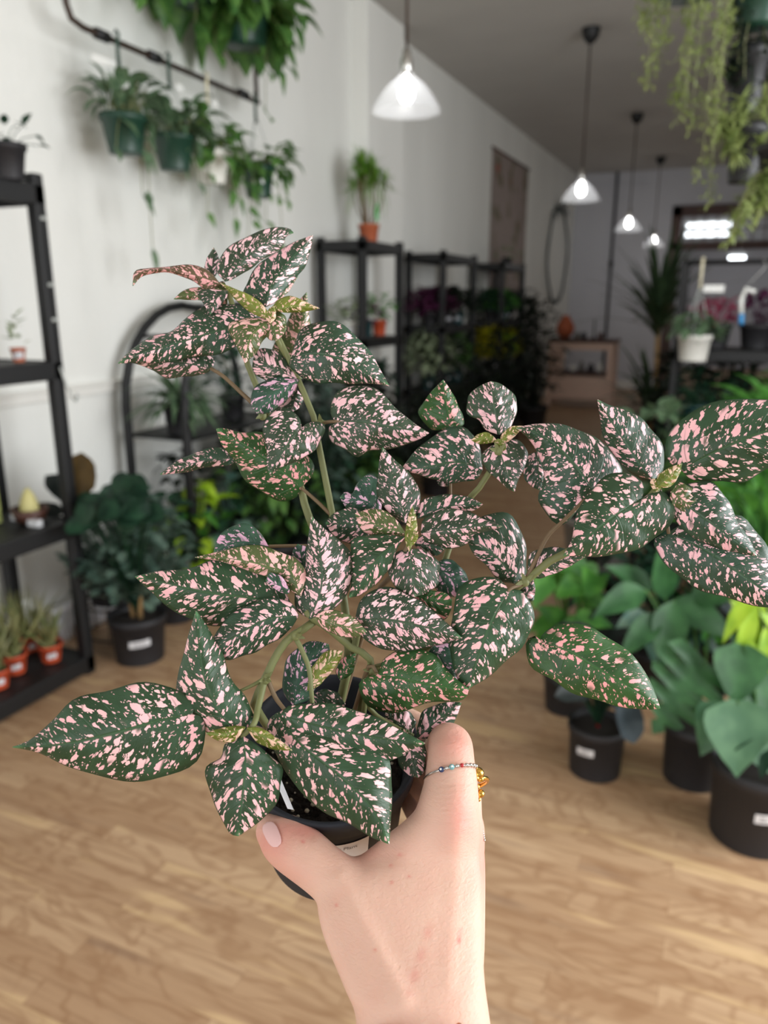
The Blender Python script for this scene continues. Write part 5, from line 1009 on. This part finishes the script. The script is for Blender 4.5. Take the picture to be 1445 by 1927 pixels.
# tendons, skin folds and creases on the back of the hand and wrist
def seg(px, py, x0, y0, x1, y1): dx, dy = x1-x0, y1-y0; t = np.clip(((px-x0)*dx+(py-y0)*dy)/(dx*dx+dy*dy), 0, 1); return np.hypot(px-x0-t*dx, py-y0-t*dy), t
front = dd_ < .362
disp = np.zeros(nv)
d_, t_ = seg(X_, Y_, 862, 1560, 845, 1850); disp += .0005*np.exp(-(d_/16)**2)*front
d_, t_ = seg(X_, Y_, 850, 1590, 860, 1500); disp += .0012*np.exp(-(d_/26)**2)*front
d_, t_ = seg(X_, Y_, 640, 1655, 760, 1880); disp += .0012*np.exp(-(d_/18)**2)*front
d_, t_ = seg(X_, Y_, 690, 1612, 720, 1608); disp -= .0018*np.exp(-(d_/26)**2)*front
for k in range(7): d_, t_ = seg(X_, Y_, 822, 1480+k*11, 885, 1474+k*12); disp -= .00022*np.exp(-(d_/3.2)**2)*front
for k in range(5): d_, t_ = seg(X_, Y_, 552+k*9, 1560+k*3, 530+k*10, 1600+k*5); disp -= .00035*np.exp(-(d_/3.0)**2)*front
for k in range(9): d_, t_ = seg(X_, Y_, 700, 1812+k*12, 905, 1790+k*15); disp -= .00018*np.exp(-(d_/3.5)**2)*front
co = co+nrm*disp[:, None]; hm.vertices.foreach_set('co', co.ravel()); hm.update()
base_ = np.array(srgb(224, 185, 165)[:3]); red = np.array(srgb(212, 130, 118)[:3])
w = np.zeros(nv)
def blob(x, y, rx, ry, a): global w; w = w+a*np.exp(-((X_-x)/rx)**2-((Y_-y)/ry)**2)
blob(868, 1540, 26, 60, .55); blob(862, 1400, 40, 40, .5); blob(505, 1590, 40, 40, .6); blob(912, 1620, 18, 70, .6); blob(540, 1650, 40, 30, .3); blob(560, 1560, 60, 22, .35); blob(700, 1600, 60, 24, .3); blob(590, 1560, 40, 22, .3)
d_, t_ = seg(X_, Y_, 808, 1745, 770, 1868); w += .42*np.exp(-(d_/9)**2)*(.6+.4*np.sin(t_*19)); d_, t_ = seg(X_, Y_, 866, 1750, 862, 1775); w += .5*np.exp(-(d_/4)**2)
for (x, y) in ((570, 1584), (752, 1608), (737, 1660), (633, 1703), (706, 1789), (863, 1770), (735, 1628), (770, 1650)): w += .8*np.exp(-((X_-x)**2+(Y_-y)**2)/9.0)
rs = np.random.RandomState(3); ph = rs.uniform(0, 6, 12); mott = sum(np.sin(co@rs.normal(0, 260, 3)+ph[i]) for i in range(12))/12; w = np.clip(w+.12*mott+.06, 0, 1)
colr = base_[None]*(1-w[:, None])+red[None]*w[:, None]
at = hm.attributes.new('skin', 'FLOAT_COLOR', 'POINT'); at.data.foreach_set('color', np.concatenate([colr, np.ones((nv, 1))], 1).astype(np.float32).ravel())
k = NT('skin'); a_ = k.N('Attribute', attribute_name='skin'); k.base(a_.outputs['Color']); k.rough(.5); k.b.inputs['Specular IOR Level'].default_value = .35
k.b.inputs['Subsurface Weight'].default_value = .25; k.b.inputs['Subsurface Radius'].default_value = (.006, .0025, .0015); k.b.inputs['Subsurface Scale'].default_value = 1.0
tc = k.N('TexCoord'); mp = k.N('Mapping'); mp.inputs['Scale'].default_value = (500, 500, 1300); k.L(tc.outputs['Object'], mp.inputs[0]); n1 = k.N('TexNoise', i_Scale=1.0, i_Detail=3.0, i_Distortion=.4); k.L(mp.outputs[0], n1.inputs[0]); k.bump(n1.outputs[0], .4, .0008)
hm.materials.clear(); hm.materials.append(k.m); hm.polygons.foreach_set('use_smooth', [True]*len(hm.polygons))
ho = bpy.data.objects.new('hand_and_forearm', hm); COL.objects.link(ho); ho.parent = person; ho.location = -Vector(person.location)
M['nail'] = simple('fingernail', srgb(232, 188, 184), .4, var=.03)
from mathutils.bvhtree import BVHTree
hm.calc_loop_triangles(); tree = BVHTree.FromPolygons([v.co.copy() for v in hm.vertices], [tuple(t.vertices) for t in hm.loop_triangles])
m = MB(); vs = []; fs = []; ang = radians(66)
for i in range(17):
    u = i/8-1
    for j in range(13):
        v = j/6-1; hw = 13.5*(max(0.0, 1-abs(u)**3.2))**.5*(1-.10*u); lx = u*25; ly = v*hw
        r_ = ray(513+lx*cos(ang)-ly*sin(ang), 1571+lx*sin(ang)+ly*cos(ang)).normalized(); hit = tree.ray_cast(CAM, r_)[0]
        if hit is None: hit = dep(513, 1571, .348)
        vs.append(hit-r_*.00045)
for i in range(16):
    for j in range(12): a = i*13+j; fs.append((a, a+13, a+14, a+1))
m.add(vs, fs); no_ = m.build('thumbnail', M['nail'], person); so = no_.modifiers.new('t', 'SOLIDIFY'); so.thickness = .0005; so.offset = -1

# rings: slim silver ring with enamel beads on the index finger
def ring_frame(c, ax, up=None): ax = ax.normalized(); a = ax.cross(RT).normalized(); return c, ax, a, ax.cross(a).normalized()
c1 = dep(848, 1456, .3535); axr = (dep(847,1420,.358)-dep(848,1480,.3515)).normalized(); axr = (axr-RT*.22+FW*.10).normalized()
c, ax, a, b = ring_frame(c1, axr); rg = empty('finger_ring', c1, None, None); rg.parent = person; rg.location = c1-Vector(person.location)
def build_child(m, name, mat, par): return m.build(name, mat, par)
RR = .0122; ringpt = lambda q, r=RR: c+a*(r*cos(q))+b*(r*sin(q))
m = MB(); m.tube([ringpt(2*pi*i/48) for i in range(49)], .0006, 8, False); rg2 = m.build('finger_ring', M['silver'], person); bpy.data.objects.remove(rg)
rg2['label'] = 'slim silver ring with a row of enamel beads'
frontang = atan2((-FW).dot(b), (-FW).dot(a)); sgn = 1 if (b*cos(frontang)-a*sin(frontang)).dot(RT) > 0 else -1
for i in range(9):
    q = frontang+sgn*(-.30+i*.19); mt = ('enamel_blue', 'silver', 'enamel_teal', 'silver', 'enamel_red', 'silver', 'silver', 'silver', 'silver')[i]
    mm = MB(); mm.ball(ringpt(q, RR+.0004), .0013 if i % 2 == 0 and i < 4 else .00095, 8); bb = mm.build('bead', M[mt], rg2)
    if i in (0, 2): mm = MB(); mm.ball(ringpt(q, RR+.0014), .00055, 6); mm.build('bead_eye', M['white'], bb)
# gold ring with round lobes on the middle finger, seen past the index
c2 = dep(872, 1478, .369); m = MB(); ax2 = axr; a2 = ax2.cross(RT).normalized(); b2 = ax2.cross(a2).normalized()
m.tube([c2+a2*(.0118*cos(2*pi*i/40))+b2*(.0118*sin(2*pi*i/40)) for i in range(41)], .0011, 8, False); g2 = m.build('finger_ring', M['gold'], person); g2['label'] = 'chunky gold ring with rounded lobes'
for (x, y, d, r) in ((897, 1454, .3575, .0030), (893, 1463, .356, .0020), (902, 1493, .3605, .0022), (899, 1504, .361, .0013), (903, 1465, .359, .0017), (896, 1480, .358, .0016)):
    mm = MB(); mm.ball(dep(x, y, d), r, 10, (1.15, 1, .9)); mm.build('gold_lobe', M['gold'], g2)
m = MB()
for i in range(7): m.ball(dep(906+i*.9, 1556+i*4.2, .3625), .0006, 6)
m2 = m.build('finger_ring', M['silver'], person); m2['label'] = 'thin silver beaded ring just showing at the edge of the hand'
# chain bracelet at the wrist
cb = dep(802, 1985, .296); m = MB(); tdir = (dep(797,1930,.302)-dep(822,2300,.255)).normalized(); w0 = (RT-tdir*RT.dot(tdir)).normalized(); h0 = tdir.cross(w0).normalized()
N_ = 64
for i in range(N_):
    q = 2*pi*i/N_; ctr = cb+w0*(.0280*cos(q))+h0*(.0218*sin(q))-tdir*(.0035*cos(q)); tg_ = (-w0*(.0280*sin(q))+h0*(.0218*cos(q))).normalized(); o1 = tdir if i % 2 else (ctr-cb).normalized()
    m.tube([ctr+tg_*(.0019*cos(2*pi*j/12))+o1*(.0009*sin(2*pi*j/12)) for j in range(13)], .00032, 5, False)
br = m.build('bracelet', M['rose_gold'], person); br['label'] = 'fine rose gold chain bracelet'
m = MB(); q = -pi/2+.9
for qq in (-1.15, 1.15+pi): ctr = cb+w0*(.0285*cos(qq))+h0*(.0222*sin(qq))+tdir*(.0040*cos(qq)); m.ball(ctr, .0013, 8)
m.build('bracelet_bead', M['rose_gold'], br)
